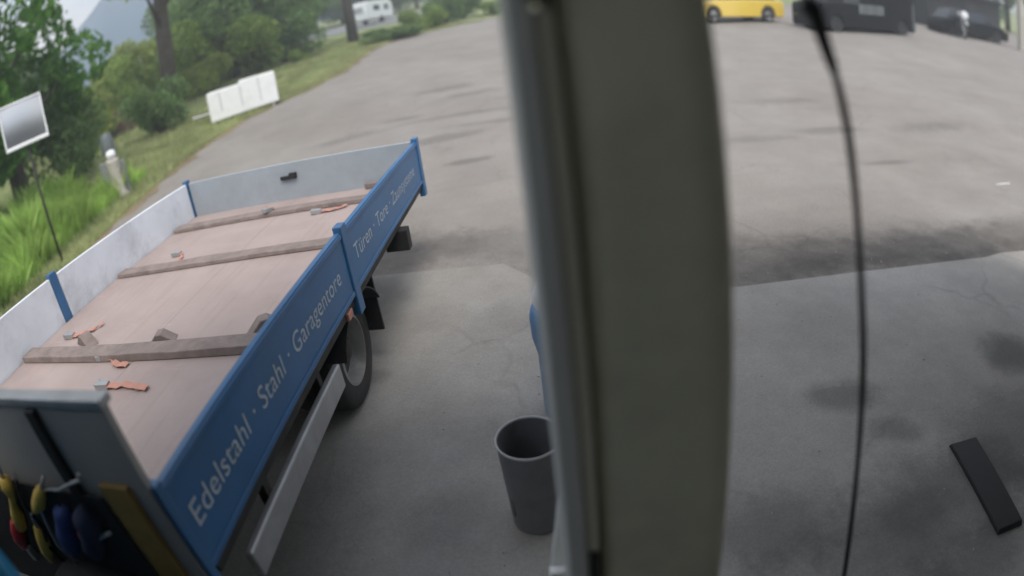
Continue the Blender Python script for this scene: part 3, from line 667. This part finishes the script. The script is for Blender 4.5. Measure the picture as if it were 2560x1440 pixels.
# black ramp on the floor at right
g = [G(*q) for q in ((2378, 1112), (2440, 1092), (2556, 1300), (2495, 1328))]
c = sum(g, Vector())/4; rp = empty('rubber_ramp', (c.x, c.y, .046)); tag(rp, 'black rubber block lying askew on the concrete at right', 'rubber block')
mb = MB(); H = .028; sc = (2.2-.046-H)/2.2
top = [Vector((q.x*sc-c.x, q.y*sc-c.y, H)) for q in g]; cc = sum(top, Vector())/4
bo = [Vector(((q.x-cc.x)*1.05+cc.x, (q.y-cc.y)*1.05+cc.y, 0)) for q in top]
mb.add(top+bo, [(0, 1, 2, 3), (7, 6, 5, 4), (0, 4, 5, 1), (1, 5, 6, 2), (2, 6, 7, 3), (3, 7, 4, 0)]); mb.build('block', m_black, rp, bevel=.006)
# ------------------------------------------------------------------ vehicles in the yard
def car(name, paint, loc, rz, L=4.3, W=1.75, H=1.48, van=False):
    root = empty(name, loc, rz, 0); h = L/2; g0 = .22
    if van: prof = [(-h, g0+.1), (-h, 1.0), (-h+.05, 1.15), (-h+.95, 1.28), (-h+1.55, H), (h-.1, H), (h, H-.12), (h, g0+.1)]
    else: prof = [(-h, g0+.12), (-h+.02, .68), (-h+.10, .78), (-h+1.05, .92), (h-.5, .95), (h-.05, .90), (h, .75), (h, g0+.12)]
    def arch(cx_, r, n=9): return [(cx_+r*math.cos(t), .33+r*math.sin(t)) for t in np.linspace(0, math.pi, n)]
    w0, w1 = -h+.85, h-.85; r = .37
    low = [(h-.05, g0)]+[(w1+r, g0)]+arch(w1, r)+[(w1-r, g0), (w0+r, g0)]+arch(w0, r)+[(w0-r, g0), (-h+.05, g0)]
    mb = MB(); mb.prism(prof+low, -W/2, W/2, 'y'); bo = mb.build('body', paint, root, bevel=.045, smooth=True)
    if not van:
        mb = MB(); cab_ = [(-h+1.0, .90), (-h+1.75, H-.04), (-h+2.0, H), (h-.95, H), (h-.72, H-.05), (h-.35, .93)]
        n = len(cab_); vs = [(x, s*(W/2-.05-(z-.9)*.28), z) for s in (-1, 1) for x, z in cab_]
        f = [tuple(range(n))[::-1], tuple(range(n, 2*n))]+[(k, (k+1) % n, n+(k+1) % n, n+k) for k in range(n)]
        mb.add(vs, f); mb.build('cabin', m_glass, root, bevel=.03, smooth=True)
        mb = MB(); mb.box((.05+.1, 0, H+.004), (L-3.05, W-.42, .03)); mb.build('roof', paint, root, bevel=.012)
    else:
        for s in (-1, 1):
            mb = MB(); mb.prism([(-h+1.15, 1.2), (-h+1.6, H-.12), (-h+2.15, H-.12), (-h+2.15, 1.2)], s*(W/2+.004)-.006, s*(W/2+.004)+.006, 'y'); mb.build('side_window', m_glass, root)
    for x in (w0, w1):
        for s in (-1, 1):
            e = empty('wheel', (x, s*(W/2-.12), .32)); e.parent = root
            MB().lathe([(.19, -.09), (.29, -.1), (.32, -.07), (.32, .07), (.29, .1), (.19, .09), (.19, -.09)], n=26, axis='y').build('tyre', m_tyre, e, smooth='auto')
            MB().lathe([(.19, s*.02), (.19, s*.085), (.15, s*.05), (.05, s*.06), (0, s*.07)], n=22, axis='y').build('rim', m_rim if paint is not m_kcar else m_black, e, smooth='auto')
    for s in (-1, 1):
        mb = MB(); mb.box((-h-.0, s*(W/2-.28), .66), (.05, .3, .13)); mb.build('headlight', m_white if not van else m_glass, root, bevel=.02)
        mb = MB(); mb.box((h+.0, s*(W/2-.22), .74), (.05, .26, .13)); mb.build('tail_light', m_red if paint is m_ycar else m_glass, root, bevel=.02)
    mb = MB(); mb.box((0, 0, g0+.045), (L-.3, W-.06, .12)); mb.build('sill', m_black, root, bevel=.02)
    return root
g = G(1880, 57); yc = car('yellow_car', m_ycar, (g.x-.75, g.y+.6, tz(g.y)+.03), math.radians(-8), 4.4); yc.scale = (1.08,)*3
yc.rotation_euler = (0, 0, math.radians(8)); tag(yc, 'bright yellow car parked at the far edge of the yard right of the column', 'car')
g = G(2158, 84); kv = car('black_van', m_kcar, (g.x+.35, g.y+.9, tz(g.y)-.02), 0, 5.7, 1.9, 2.0, True); kv.scale = (1.08,)*3
kv.rotation_euler = (0, 0, math.radians(7)); tag(kv, 'long black van parked broadside in the yard beside the yellow car', 'van')
for k in range(8): MB().box((-.68+k*.19, -.972, 1.02), (.10 if k % 3 else .13, .02, .40)).build('pale_slat', m_slat, kv, bevel=.004)
mb = MB(); mb.box((2.68, -.962, .9), (.03, .02, 1.1)); mb.build('door_strip', m_pale, kv)
# motorcycles right of the van
def motorcycle(loc, rz, tank, lab, fender):
    r = empty('motorcycle', loc, rz); tag(r, lab, 'motorcycle', 'motorcycles parked by the dark shed')
    for x in (-.68, .68):
        e = empty('wheel', (x, 0, .31)); e.parent = r
        MB().lathe([(.24, -.05), (.29, -.055), (.31, -.02), (.31, .02), (.29, .055), (.24, .05), (.24, -.05)], n=28, axis='y').build('tyre', m_tyre, e, smooth='auto')
        mb = MB(); mb.lathe([(.24, -.02), (.24, .02), (.22, .02), (.22, -.02), (.24, -.02)], n=24, axis='y')
        for k in range(6): a = k*math.pi/3; mb.tube([(0, 0, 0), (.22*math.cos(a), 0, .22*math.sin(a))], .012, 6)
        mb.build('rim', m_rim, e)
    MB().tube([(-.35, 0, .95), (-.15, 0, .86), (.05, 0, .84), (.22, 0, .80)], [.06, .16, .17, .08], 14).build('tank', tank, r, smooth=True)
    MB().tube([(.15, 0, .80), (.4, 0, .80), (.75, 0, .92)], [.09, .12, .05], 12).build('seat', m_black, r, smooth=True)
    mb = MB(); mb.box((0, 0, .48), (.42, .30, .34)); mb.tube([(.1, .16, .3), (.8, .2, .38)], .05, 10); mb.build('engine', m_chas, r, bevel=.03)
    mb = MB()
    for s in (-.09, .09): mb.tube([(-.68, s, .31), (-.42, s, .98)], .025, 8)
    mb.build('fork', m_steel, r)
    MB().tube([(-.42, -.36, 1.06), (-.42, 0, .99), (-.42, .36, 1.06)], .018, 8).build('handlebar', m_black, r)
    MB().lathe([(0, -.14), (.12, -.12), (.16, -.04), (.15, .06), (0, .08)], (-.58, 0, .86), 20, 'x').build('headlight', m_white, r, smooth='auto')
    mb = MB(); n = 10
    for k in range(n+1):
        t = math.radians(30+110*k/n)
        for dy in (-.07, .07): mb.v.append((-.68+.345*math.cos(t), dy, .31+.345*math.sin(t)))
    for k in range(n): mb.f.append((2*k, 2*k+1, 2*k+3, 2*k+2))
    mb.build('mudguard', fender, r); mb = None
    return r
g = G(2392, 92); mo = motorcycle((g.x+.05, g.y-.3, tz(g.y)+.0), math.radians(60), m_rim, 'motorcycle with a silver tank and round white headlight next to the black van', m_pale); mo.scale = (1.45,)*3; mo['group'] = ''
del mo['group']
g = G(2452, 108); dc = car('dark_car', m_kcar, (g.x+1.3, g.y+2.2, tz(g.y+1.0)-.02), 0, 4.6, 1.8, 1.5); dc.rotation_euler.z = math.radians(166); dc.scale = (1.1,)*3
for s_ in (-1, 1): MB().tube([(-2.32, s_*.52, .64), (-2.27, s_*.72, .68), (-2.12, s_*.86, .72), (-1.88, s_*.895, .74)], [.02, .075, .07, .015], 10).build('lamp_lens', m_yglass, dc, smooth=True)
tag(dc, 'dark car parked at an angle behind the motorcycle by the pale post', 'car')
g = G(2552, 128); ps = empty('concrete_post', (g.x, g.y, tz(g.y))); tag(ps, 'pale grey concrete post at the right edge of the yard', 'post')
mb = MB(); mb.prism([(-.17, -.17), (.17, -.17), (.17, .17), (-.17, .17)], 0, 3.2, 'z'); mb.build('shaft', m_stone, ps, bevel=.02)
mb = MB(); mb.box((0, 0, 3.25), (.42, .42, .10)); mb.build('cap', m_stone, ps, bevel=.02)
g = G(2440, 90); sh = empty('dark_shed', (g.x+.8, g.y+2.6, tz(g.y+1.4))); tag(sh, 'dark timber shed behind the motorcycles', 'shed'); sh.rotation_euler.z = math.radians(-4)
m_dk = mat('tarred_boards', (.018, .018, .017), .8, 0, .3, 6, bump=.2, bscale=20)
mb = MB()
for k in range(20): mb.box((-3.3+k*.35, -1.0+.006*(k % 2), 1.1), (.345, .04, 2.6))
mb.box((0, .1, 1.1), (6.95, 2.1, 2.55)); mb.build('wall', m_dk, sh)
mb = MB(); mb.box((0, 0, 2.5), (7.4, 2.8, .12), (.08, 0, 0)); mb.build('roof', m_chas, sh)
mb = MB(); mb.box((.6, -1.04, 1.0), (.9, .05, 2.0)); mb.build('door', m_chas, sh, bevel=.01)

# ------------------------------------------------------------------ left background things
# traffic mirror
def facing(px, py, D):
    r = ray(px, py); h = math.hypot(r[0], r[1]); p = CPOS+r*(D/h); return Vector(p)
c = facing(57, 306, 10.4); gz = tz(c.y)
mr = empty('traffic_mirror', (c.x, c.y, gz)); az = math.atan2(c.x, c.y); mr.rotation_euler = (math.radians(-3), 0, -az)
tag(mr, 'rectangular traffic mirror with a white frame on a thin pole in the tall grass', 'mirror')
zc = c.z-gz; Wm, Hm = .83, .76
mb = MB()
for a_, b_2 in (((-Wm/2, zc-Hm/2), (Wm/2, zc-Hm/2+.06)), ((-Wm/2, zc+Hm/2-.03), (Wm/2, zc+Hm/2)), ((-Wm/2, zc-Hm/2+.06), (-Wm/2+.03, zc+Hm/2-.03)), ((Wm/2-.03, zc-Hm/2+.06), (Wm/2, zc+Hm/2-.03))):
    mb.span((a_[0], -.06, a_[1]), (b_2[0], .02, b_2[1]))
mb.build('frame', m_white, mr, bevel=.012)
mb = MB(); n = 10
for j in range(n+1):
    for i in range(n+1):
        u, v_ = -1+2*i/n, -1+2*j/n; mb.v.append((u*(Wm/2-.03), -.015-.045*(1-(u*u+v_*v_)/2), zc+v_*(Hm/2-.045)+.015))
for j in range(n):
    for i in range(n): a = j*(n+1)+i; mb.f.append((a, a+1, a+n+2, a+n+1))
mb.build('mirror_glass', m_mirror, mr, smooth=True)
mb = MB(); mb.span((-Wm/2+.02, .0, zc-Hm/2+.03), (Wm/2-.02, .03, zc+Hm/2-.02)); mb.build('back_panel', m_pil2, mr)
MB().tube([(0, .06, 0), (0, .06, zc+.2)], .024, 12).build('pole', m_chas, mr, smooth=True)
# weathered pillar with hood
g = G(305, 492); gp = empty('stone_pedestal', (g.x, g.y, tz(g.y))); gp.rotation_euler.z = -math.atan2(g.x, g.y)
tag(gp, 'pale stone pedestal with a grey hood and a white round lamp at the grass edge', 'pedestal')
MB().lathe([(0, 0), (.19, 0), (.19, .06), (.15, .12), (.14, .5), (.165, .82), (.12, .88), (0, .88)], n=20).build('stone_shaft', m_stone, gp, smooth='auto')
MB().lathe([(0, 0), (.09, .02), (.125, .09), (.10, .18), (.05, .21), (0, .21)], (.0, -.05, .86), 20).build('lamp_globe', m_white, gp, smooth=True)
MB().lathe([(.10, .0), (.17, .0), (.175, .02), (.155, .36), (.12, .45), (0, .47)], (-.02, .06, .98), 20).build('hood', mat('hood_grey', (.13, .15, .15), .5, .3, .1, 8), gp, smooth='auto')
mb = MB(); mb.box((-.22, .06, .42), (.2, .24, .84)); mb.box((.20, .1, .38), (.14, .2, .76)); mb.build('meter_cabinet', mat('cabinet_grey', (.17, .18, .175), .6, 0, .1, 8), gp, bevel=.015)
# white box trailer
g = G(606, 288); g2 = G(668, 262); tl = empty('box_trailer', (g.x-.06, g.y+.45, tz(g.y)-.08)); tl.rotation_euler.z = -math.atan2(g.x, g.y)*.9
tag(tl, 'low white box trailer parked on the grass verge', 'trailer')
mb = MB(); mb.prism([(-.95, .10), (.98, .20), (.98, 1.00), (-.02, .985), (-.04, .90), (-.95, .88)], -.6, .6, 'y'); mb.build('box_body', m_white, tl, bevel=.02)
for x_, z_ in ((-.6, .84), (-.02, .86), (.5, .95)): MB().span((x_, -.615, .33), (x_+.018, -.601, z_)).build('seam', m_pale, tl)
for s in (-.5, .5):
    e = empty('wheel', (-.1, s, .2)); e.parent = tl
    MB().lathe([(.10, -.07), (.18, -.07), (.2, -.04), (.2, .04), (.18, .07), (.10, .07), (.1, -.07)], n=20, axis='y').build('tyre', m_tyre, e, smooth='auto')
    MB().lathe([(.10, 0), (.1, -.06 if s < 0 else .06), (0, -.05 if s < 0 else .05)], n=16, axis='y').build('rim', m_rim, e)
MB().tube([(.82, -.5, 0), (.80, -.5, .3)], .035, 8).build('jockey_stand', m_white, tl); tl.scale = (1.14, 1, 1.16)
mb = MB(); mb.tube([(-.9, 0, .33), (-1.5, 0, .33)], .04, 8); mb.build('drawbar', m_steel, tl)
# caravan on the upper road
g = dirp(940, 57.0); cv = empty('caravan', (g.x, g.y, tz(g.y)+.03)); cv.rotation_euler.z = math.radians(20)
tag(cv, 'small white caravan parked on the upper road among trees', 'caravan')
mb = MB(); mb.prism([(-2.0, .45), (-2.05, 1.9), (-1.9, 2.15), (1.5, 2.15), (1.85, 1.8), (2.0, 1.0), (1.9, .45)], -1.0, 1.0, 'y')
# long axis along local x: the end wall faces -x
mb.build('shell', m_offw, cv, bevel=.06, smooth=True)
mb = MB(); mb.box((-2.06, 0, 1.45), (.04, 1.1, .5)); mb.build('rear_window', m_pale, cv, bevel=.02)
for x_, w_ in ((-.6, .9), (.9, .6)): MB().box((x_, -1.005, 1.45), (w_, .03, .5)).build('side_window', m_glass, cv, bevel=.01)
mb = MB(); mb.box((.15, -1.006, 1.25), (.6, .03, 1.5)); mb.build('door', m_offw, cv, bevel=.01)
for s in (-.95, .95):
    e = empty('wheel', (0, s, .32)); e.parent = cv; MB().lathe([(0, -.09), (.3, -.09), (.32, 0), (.3, .09), (0, .09)], n=20, axis='y').build('tyre', m_tyre, e)
mb = MB(); mb.tube([(1.9, 0, .45), (3.2, 0, .45)], .05, 8); mb.tube([(3.0, 0, 0), (3.0, 0, .6)], .04, 8); mb.build('drawbar', m_steel, cv)
cv.rotation_euler.z = math.radians(62)
# white cabinet and timber pile, cabin far behind
g = dirp(452, 36); wc = empty('meter_cabinet', (g.x, g.y, tz(g.y))); tag(wc, 'small white cabinet standing on the slope behind the tall trunk', 'cabinet')
mb = MB(); mb.span((-.35, -.25, 0), (.35, .25, 1.35)); mb.build('housing', m_white, wc, bevel=.03); mb = MB(); mb.span((-.30, -.275, .1), (.30, -.252, 1.2)); mb.build('door', m_offw, wc, bevel=.01)
MB().box((0, 0, 1.38), (.8, .6, .06)).build('roof', m_pil2, wc, bevel=.01)
g = dirp(285, 27); lp = empty('log_pile', (g.x, g.y, tz(g.y))); lp.rotation_euler.z = math.radians(25); tag(lp, 'reddish brown stack of logs below the shrubs', 'log pile')
k_ = 0
for j in range(4):
    for i in range(7-j):
        MB().tube([((i-3+j/2)*.27, -.6, .14+j*.235), ((i-3+j/2)*.27, .6, .14+j*.235)], .13, 10).build('log', m_wood, lp, smooth='auto')
g = dirp(1190, 76); hs = empty('garden_cabin', (g.x, g.y, tz(g.y))); hs.rotation_euler.z = math.radians(-10); tag(hs, 'small white cabin far off between the trees', 'cabin')
MB().span((-1.2, -1, 0), (1.2, 1, 2.1)).build('wall', m_white, hs); mb = MB(); mb.prism([(-1.5, 2.0), (1.5, 2.0), (0, 3.0)], -1.3, 1.3, 'y'); mb.build('roof', m_pale, hs)
MB().box((.3, -1.02, 1.2), (.6, .05, .6)).build('window', m_glass, hs); MB().box((-.6, -1.02, .9), (.6, .05, 1.7)).build('door', m_pale, hs)

# ------------------------------------------------------------------ trees and shrubs
def leaves(n, blobs, size, seed):
    rg = np.random.default_rng(seed); V = np.zeros((n, 4, 3)); wts = np.array([b[3]**2 for b in blobs]); wts = wts/wts.sum()
    idx = rg.choice(len(blobs), n, p=wts); C = np.array([b[:3] for b in blobs])[idx]; R = np.array([b[3] for b in blobs])[idx]
    d = rg.normal(size=(n, 3)); d /= np.linalg.norm(d, axis=1)[:, None]; d[:, 2] *= .8
    P = C+d*(R*(.55+.5*rg.random(n)**.6))[:, None]
    a = rg.normal(size=(n, 3)); a /= np.linalg.norm(a, axis=1)[:, None]; b = np.cross(a, rg.normal(size=(n, 3))); b /= np.linalg.norm(b, axis=1)[:, None]
    s = size*(.6+.8*rg.random(n))
    V[:, 0] = P-a*s[:, None]; V[:, 1] = P+b*(s*.45)[:, None]; V[:, 2] = P+a*s[:, None]; V[:, 3] = P-b*(s*.45)[:, None]
    return V.reshape(-1, 3)
def leafmesh(name, V, m):
    n = len(V)//4; me = bpy.data.meshes.new(name); me.vertices.add(len(V)); me.vertices.foreach_set('co', V.astype(np.float32).ravel())
    me.loops.add(len(V)); me.loops.foreach_set('vertex_index', np.arange(len(V), dtype=np.int32)); me.polygons.add(n)
    me.polygons.foreach_set('loop_start', np.arange(0, len(V), 4, dtype=np.int32)); me.update(calc_edges=True); me.materials.append(m); me.validate(); return me
def tree(name, H, R, base, n, size, m, seed, lean=0, kind='round'):
    rg = random.Random(seed); root = empty(name); tr_ = MB(); top = Vector((lean, 0, H*.8)); r0 = H*.022+.05
    tr_.tube([(0, 0, -.1), (lean*.2+.05, .03, H*.3), (lean*.6, -.05, H*.55), top], [r0*1.25, r0, r0*.7, r0*.25], 10)
    blobs = []
    nb = 16 if kind == 'round' else 20
    for i in range(nb):
        if kind == 'round':
            t = rg.random(); z = base+(H-base)*(.15+.75*t); a = i*2.4+rg.uniform(-.4, .4); rr = R*math.sin(math.pi*min(.95, .2+.7*t))*rg.uniform(.35, .8)
            br = R*rg.uniform(.28, .46)
        else:
            t = i/nb; z = base+(H-base)*(.08+.9*t); a = i*2.4; rr = R*(1-t)*.6; br = R*(.5-.35*t)
        c = Vector((lean*z/H+math.cos(a)*rr, math.sin(a)*rr, z)); blobs.append((c.x, c.y, c.z, br))
        st = Vector((lean*.4*z/H, 0, max(base*.8, z-rr*.8))); tr_.tube([st, st.lerp(c, .5)+Vector((0, 0, .1*rr)), c], [r0*.35, r0*.2, r0*.06], 6)
    tr_.build('trunk', m_bark, root, smooth=True)
    me = leafmesh('crown', leaves(n, blobs, size, seed), m); o = bpy.data.objects.new('crown', me); col.objects.link(o); o.parent = root
    return root
def shrub(name, H, R, n, size, m, seed):
    rg = random.Random(seed); root = empty(name); st = MB(); blobs = []
    for i in range(11):
        a = rg.uniform(0, 6.28); rr = R*rg.uniform(.1, .72); z = H*rg.uniform(.25, .78); blobs.append((math.cos(a)*rr, math.sin(a)*rr, z, R*rg.uniform(.28, .45)))
        st.tube([(math.cos(a)*.08, math.sin(a)*.08, -.05), (math.cos(a)*rr*.5, math.sin(a)*rr*.5, z*.6), (math.cos(a)*rr, math.sin(a)*rr, z)], [.04, .025, .01], 6)
    st.build('stem', m_bark, root)
    me = leafmesh('foliage', leaves(n, blobs, size, seed), m); o = bpy.data.objects.new('foliage', me); col.objects.link(o); o.parent = root
    return root
protos = {
 'dense': tree('broadleaf_tree', 8, 3.2, .8, 9000, .13, m_leafs, 1),
 'dark': tree('broadleaf_tree', 8, 4.0, .4, 9500, .16, m_leafd, 2),
 'grey': tree('broadleaf_tree', 8, 4.0, .6, 9000, .16, m_leafg, 5),
 'olive': tree('broadleaf_tree', 12, 4.0, 2.9, 9500, .16, m_leafo, 3, .5),
 'tall': tree('broadleaf_tree', 11, 3.0, 5.2, 6000, .15, m_leaf, 7, -.2),
 'conifer': tree('conifer', 9, 3.0, .6, 8000, .14, m_leafd, 4, 0, 'cone'),
 'sh_mid': shrub('shrub', 2, 1.6, 5000, .075, m_leaf, 11),
 'sh_olive': shrub('shrub', 2, 1.6, 5000, .075, m_leafo, 12),
 'sh_dark': shrub('shrub', 2, 1.6, 5000, .075, m_leafd, 13)}
used = set()
def put(kind, px, d, lab, s=1.0, sz=None, rot=None, group=None, dx=0):
    p = protos[kind]; o = p if kind not in used else copy_tree(p); used.add(kind)
    g = dirp(px, d); o.location = (g.x+dx, g.y, tz(g.y)-.05); o.scale = (s, s, sz if sz else s); o.rotation_euler.z = rot if rot is not None else random.Random(px*7+d).uniform(0, 6.28)
    cat = 'shrub' if kind.startswith('sh') else 'tree'
    tag(o, lab, cat, group or ('shrubs bordering the yard' if cat == 'shrub' else 'trees beyond the yard')); return o
random.seed(3)
put('dense', 30, 17.5, 'deep green leafy tree behind the traffic mirror', 1.13)
put('dense', -170, 15, 'deep green leafy tree cut by the left edge above the tall grass', 1.0)
put('conifer', 165, 34, 'dark pointed tree left of the bright gap of sky', .62)
put('olive', 425, 24.5, 'tall tree with a dark bare trunk between the sky gap and the conifers', 1.0, rot=0.3)
put('dark', 590, 34, 'big dark round tree above the white trailer', .95)
put('dark', 705, 37, 'big dark round tree just right of the one above the trailer', .80)
put('grey', 500, 44, 'grey green tree in the haze right of the dark bare trunk', .95)
put('tall', 884, 37.5, 'tree with a tall grey trunk rising left of the caravan', 1.0, rot=1.0)
put('sh_olive', 300, 31, 'yellowish tall shrub below the bright sky gap', 1.5, 1.75)
put('sh_olive', 352, 33, 'tallest yellowish shrub right of the bright sky gap', 1.9, 2.3)
put('sh_mid', 468, 33, 'mid green shrub just right of the dark bare trunk', 1.7, 2.1)
put('sh_olive', 545, 36, 'yellowish bush under the big round tree above the trailer', 1.9, 2.4)
put('sh_mid', 640, 33, 'mid green bush filling the gap between the two big round trees', 1.7, 1.7)
put('sh_dark', 715, 34, 'dark bush at the right end of the tree group above the trailer', 1.5, 1.5)
put('sh_mid', 250, 36, 'mid green bush under the blue hill', 1.8, 1.7)
put('sh_olive', 225, 27, 'yellowish shrub left of the log stack', 1.3, 1.2)
put('sh_mid', 375, 30, 'mid green shrub left of the dark bare trunk', 1.5, 1.75)
put('sh_dark', 385, 21.5, 'low dark shrub at the foot of the dark bare trunk', .95, .95)
put('sh_dark', 150, 19, 'dark shrub right behind the traffic mirror', 1.2, 1.5)
put('sh_olive', 520, 30, 'yellowish shrub behind the left end of the white trailer', 1.1, 1.1)
put('sh_mid', 745, 33, 'mid green shrub on the verge right of the big dark trees', .55, .4)
put('sh_dark', 985, 33, 'low dark shrub on the yard corner below the caravan', 1.25, .42)
put('sh_mid', 1065, 36, 'mid green shrub right of the caravan at the yard edge', .9, .75)
put('sh_dark', 1110, 39, 'dark bushy shrub in the middle of the far hedge', 1.0, .95)
put('sh_dark', 1160, 42, 'largest dark shrub at the far end of the yard', 1.3, 1.4)
put('sh_mid', 1235, 41, 'mid green shrub touching the column edge at the far end of the yard', .8, .55)
for px, d, k, s, lab in [(60, 48, 'grey', 1.0, 'behind the green tree at the traffic mirror'), (-60, 40, 'dark', 1.0, 'leftmost of the wooded belt'),
    (560, 75, 'grey', 1.2, 'far behind the big round tree above the trailer'), (650, 72, 'dark', 1.1, 'between the two big round trees above the trailer'), (735, 78, 'grey', 1.1, 'at the left end of the upper road'),
    (800, 70, 'dark', .9, 'above the pale stretch of upper road'), (865, 74, 'grey', 1.0, 'directly behind the tall grey trunk'), (925, 76, 'dark', 1.0, 'directly behind the caravan'), (990, 72, 'grey', .9, 'just right of the caravan'),
    (1050, 78, 'dark', 1.0, 'above the low shrub right of the caravan'), (1115, 84, 'grey', 1.0, 'left of the white cabin'), (1245, 84, 'dark', 1.1, 'right of the white cabin beside the column'), (1330, 80, 'grey', 1.0, 'hidden by the left edge of the column'),
    (1700, 60, 'dark', 1.0, 'hidden behind the column left of the yellow car'), (1900, 62, 'grey', 1.1, 'behind the yellow car'), (2100, 58, 'dark', 1.0, 'behind the black van'), (2300, 60, 'grey', 1.0, 'behind the gap between van and shed'), (2520, 56, 'dark', 1.0, 'behind the dark shed')]:
    put(k, px, d, 'distant tree '+lab, s, group='distant trees of the wooded belt')

# ------------------------------------------------------------------ grass
def blades(name, n, area, hmin, hmax, m, seed, wdt=.012, dens=None):
    rg = np.random.default_rng(seed); xs_, ys_ = area(rg, n); n = len(xs_)
    z = np.maximum(0, ys_-Y0)*SL-.03; h = hmin+(hmax-hmin)*rg.random(n)**1.5
    if dens is not None: h *= dens(xs_, ys_)
    a = rg.random(n)*6.283; w_ = wdt*(.6+.8*rg.random(n)); lx = rg.normal(size=n)*.28*h; ly = rg.normal(size=n)*.28*h
    V = np.zeros((n, 4, 3)); dx, dy = np.cos(a)*w_, np.sin(a)*w_
    V[:, 0] = np.stack([xs_-dx, ys_-dy, z], 1); V[:, 1] = np.stack([xs_+dx, ys_+dy, z], 1)
    V[:, 2] = np.stack([xs_+lx+dx*.25, ys_+ly+dy*.25, z+h], 1); V[:, 3] = np.stack([xs_+lx*.5-dx*.9, ys_+ly*.5-dy*.9, z+h*.62], 1)
    me = leafmesh(name, V.reshape(-1, 3), m); o = bpy.data.objects.new(name, me); col.objects.link(o); tag(o, kind='stuff'); return o
def areaL(rg, n):
    y = 2.5+rg.random(n)**.9*9.5; x = -7.4-rg.random(n)**1.3*11; xb = np.interp(y, by, bx); ok = x < xb-1.1; return x[ok], y[ok]
clump = lambda x, y: .65+.5*np.sin(x*1.7+1)*np.sin(y*1.3)+.25*np.sin(x*4.1)*np.sin(y*3.7+2)
o = blades('tall_grass', 90000, areaL, .35, .95, m_blade, 5, .013, clump); tag(o, 'tall fresh green grass left of the truck', 'grass')
def areaV(rg, n):
    y = 4+rg.random(n)**1.2*34; xb = np.interp(y, by, bx); x = xb-.25-rg.random(n)**1.4*np.interp(y, [4, 12, 38], [1.8, 3.5, 9]); return x, y
o = blades('verge_grass', 60000, areaV, .05, .20, m_blade2, 6, .012); tag(o, 'short yellowish grass along the yard edge', 'grass')
def areaF(rg, n):
    y = 12+rg.random(n)*34; xb = np.interp(y, by, bx); x = xb-2.5-rg.random(n)*24; return x, y
o = blades('meadow_grass', 70000, areaF, .06, .20, m_blade2, 7, .028); tag(o, 'green meadow grass on the slope under the trees', 'grass')

g = G(2507, 467); ws = empty('white_stick', (g.x, g.y, .03)); tag(ws, 'thin white stick lying on the asphalt near the right edge', 'stick')
MB().tube([(-.17, 0, .008), (0, .006, .009), (.17, 0, .008)], [.005, .008, .005], 8).build('rod', m_white, ws)
# loose grit and leaves on the concrete
rg = random.Random(9); mb = MB()
for i in range(150):
    L_, N_ = rg.uniform(1.0, 4.6), rg.uniform(-1.1, 4.0); p = LN(L_, N_, .046); s = rg.uniform(.002, .0055)
    mb.box((p.x, p.y, p.z+s*.4), (s*2, s*1.6, s), (rg.random(), rg.random(), rg.random()*6))
o = mb.build('grit', m_stone); tag(o, 'pale loose grit scattered on the concrete', 'grit', kind='stuff')
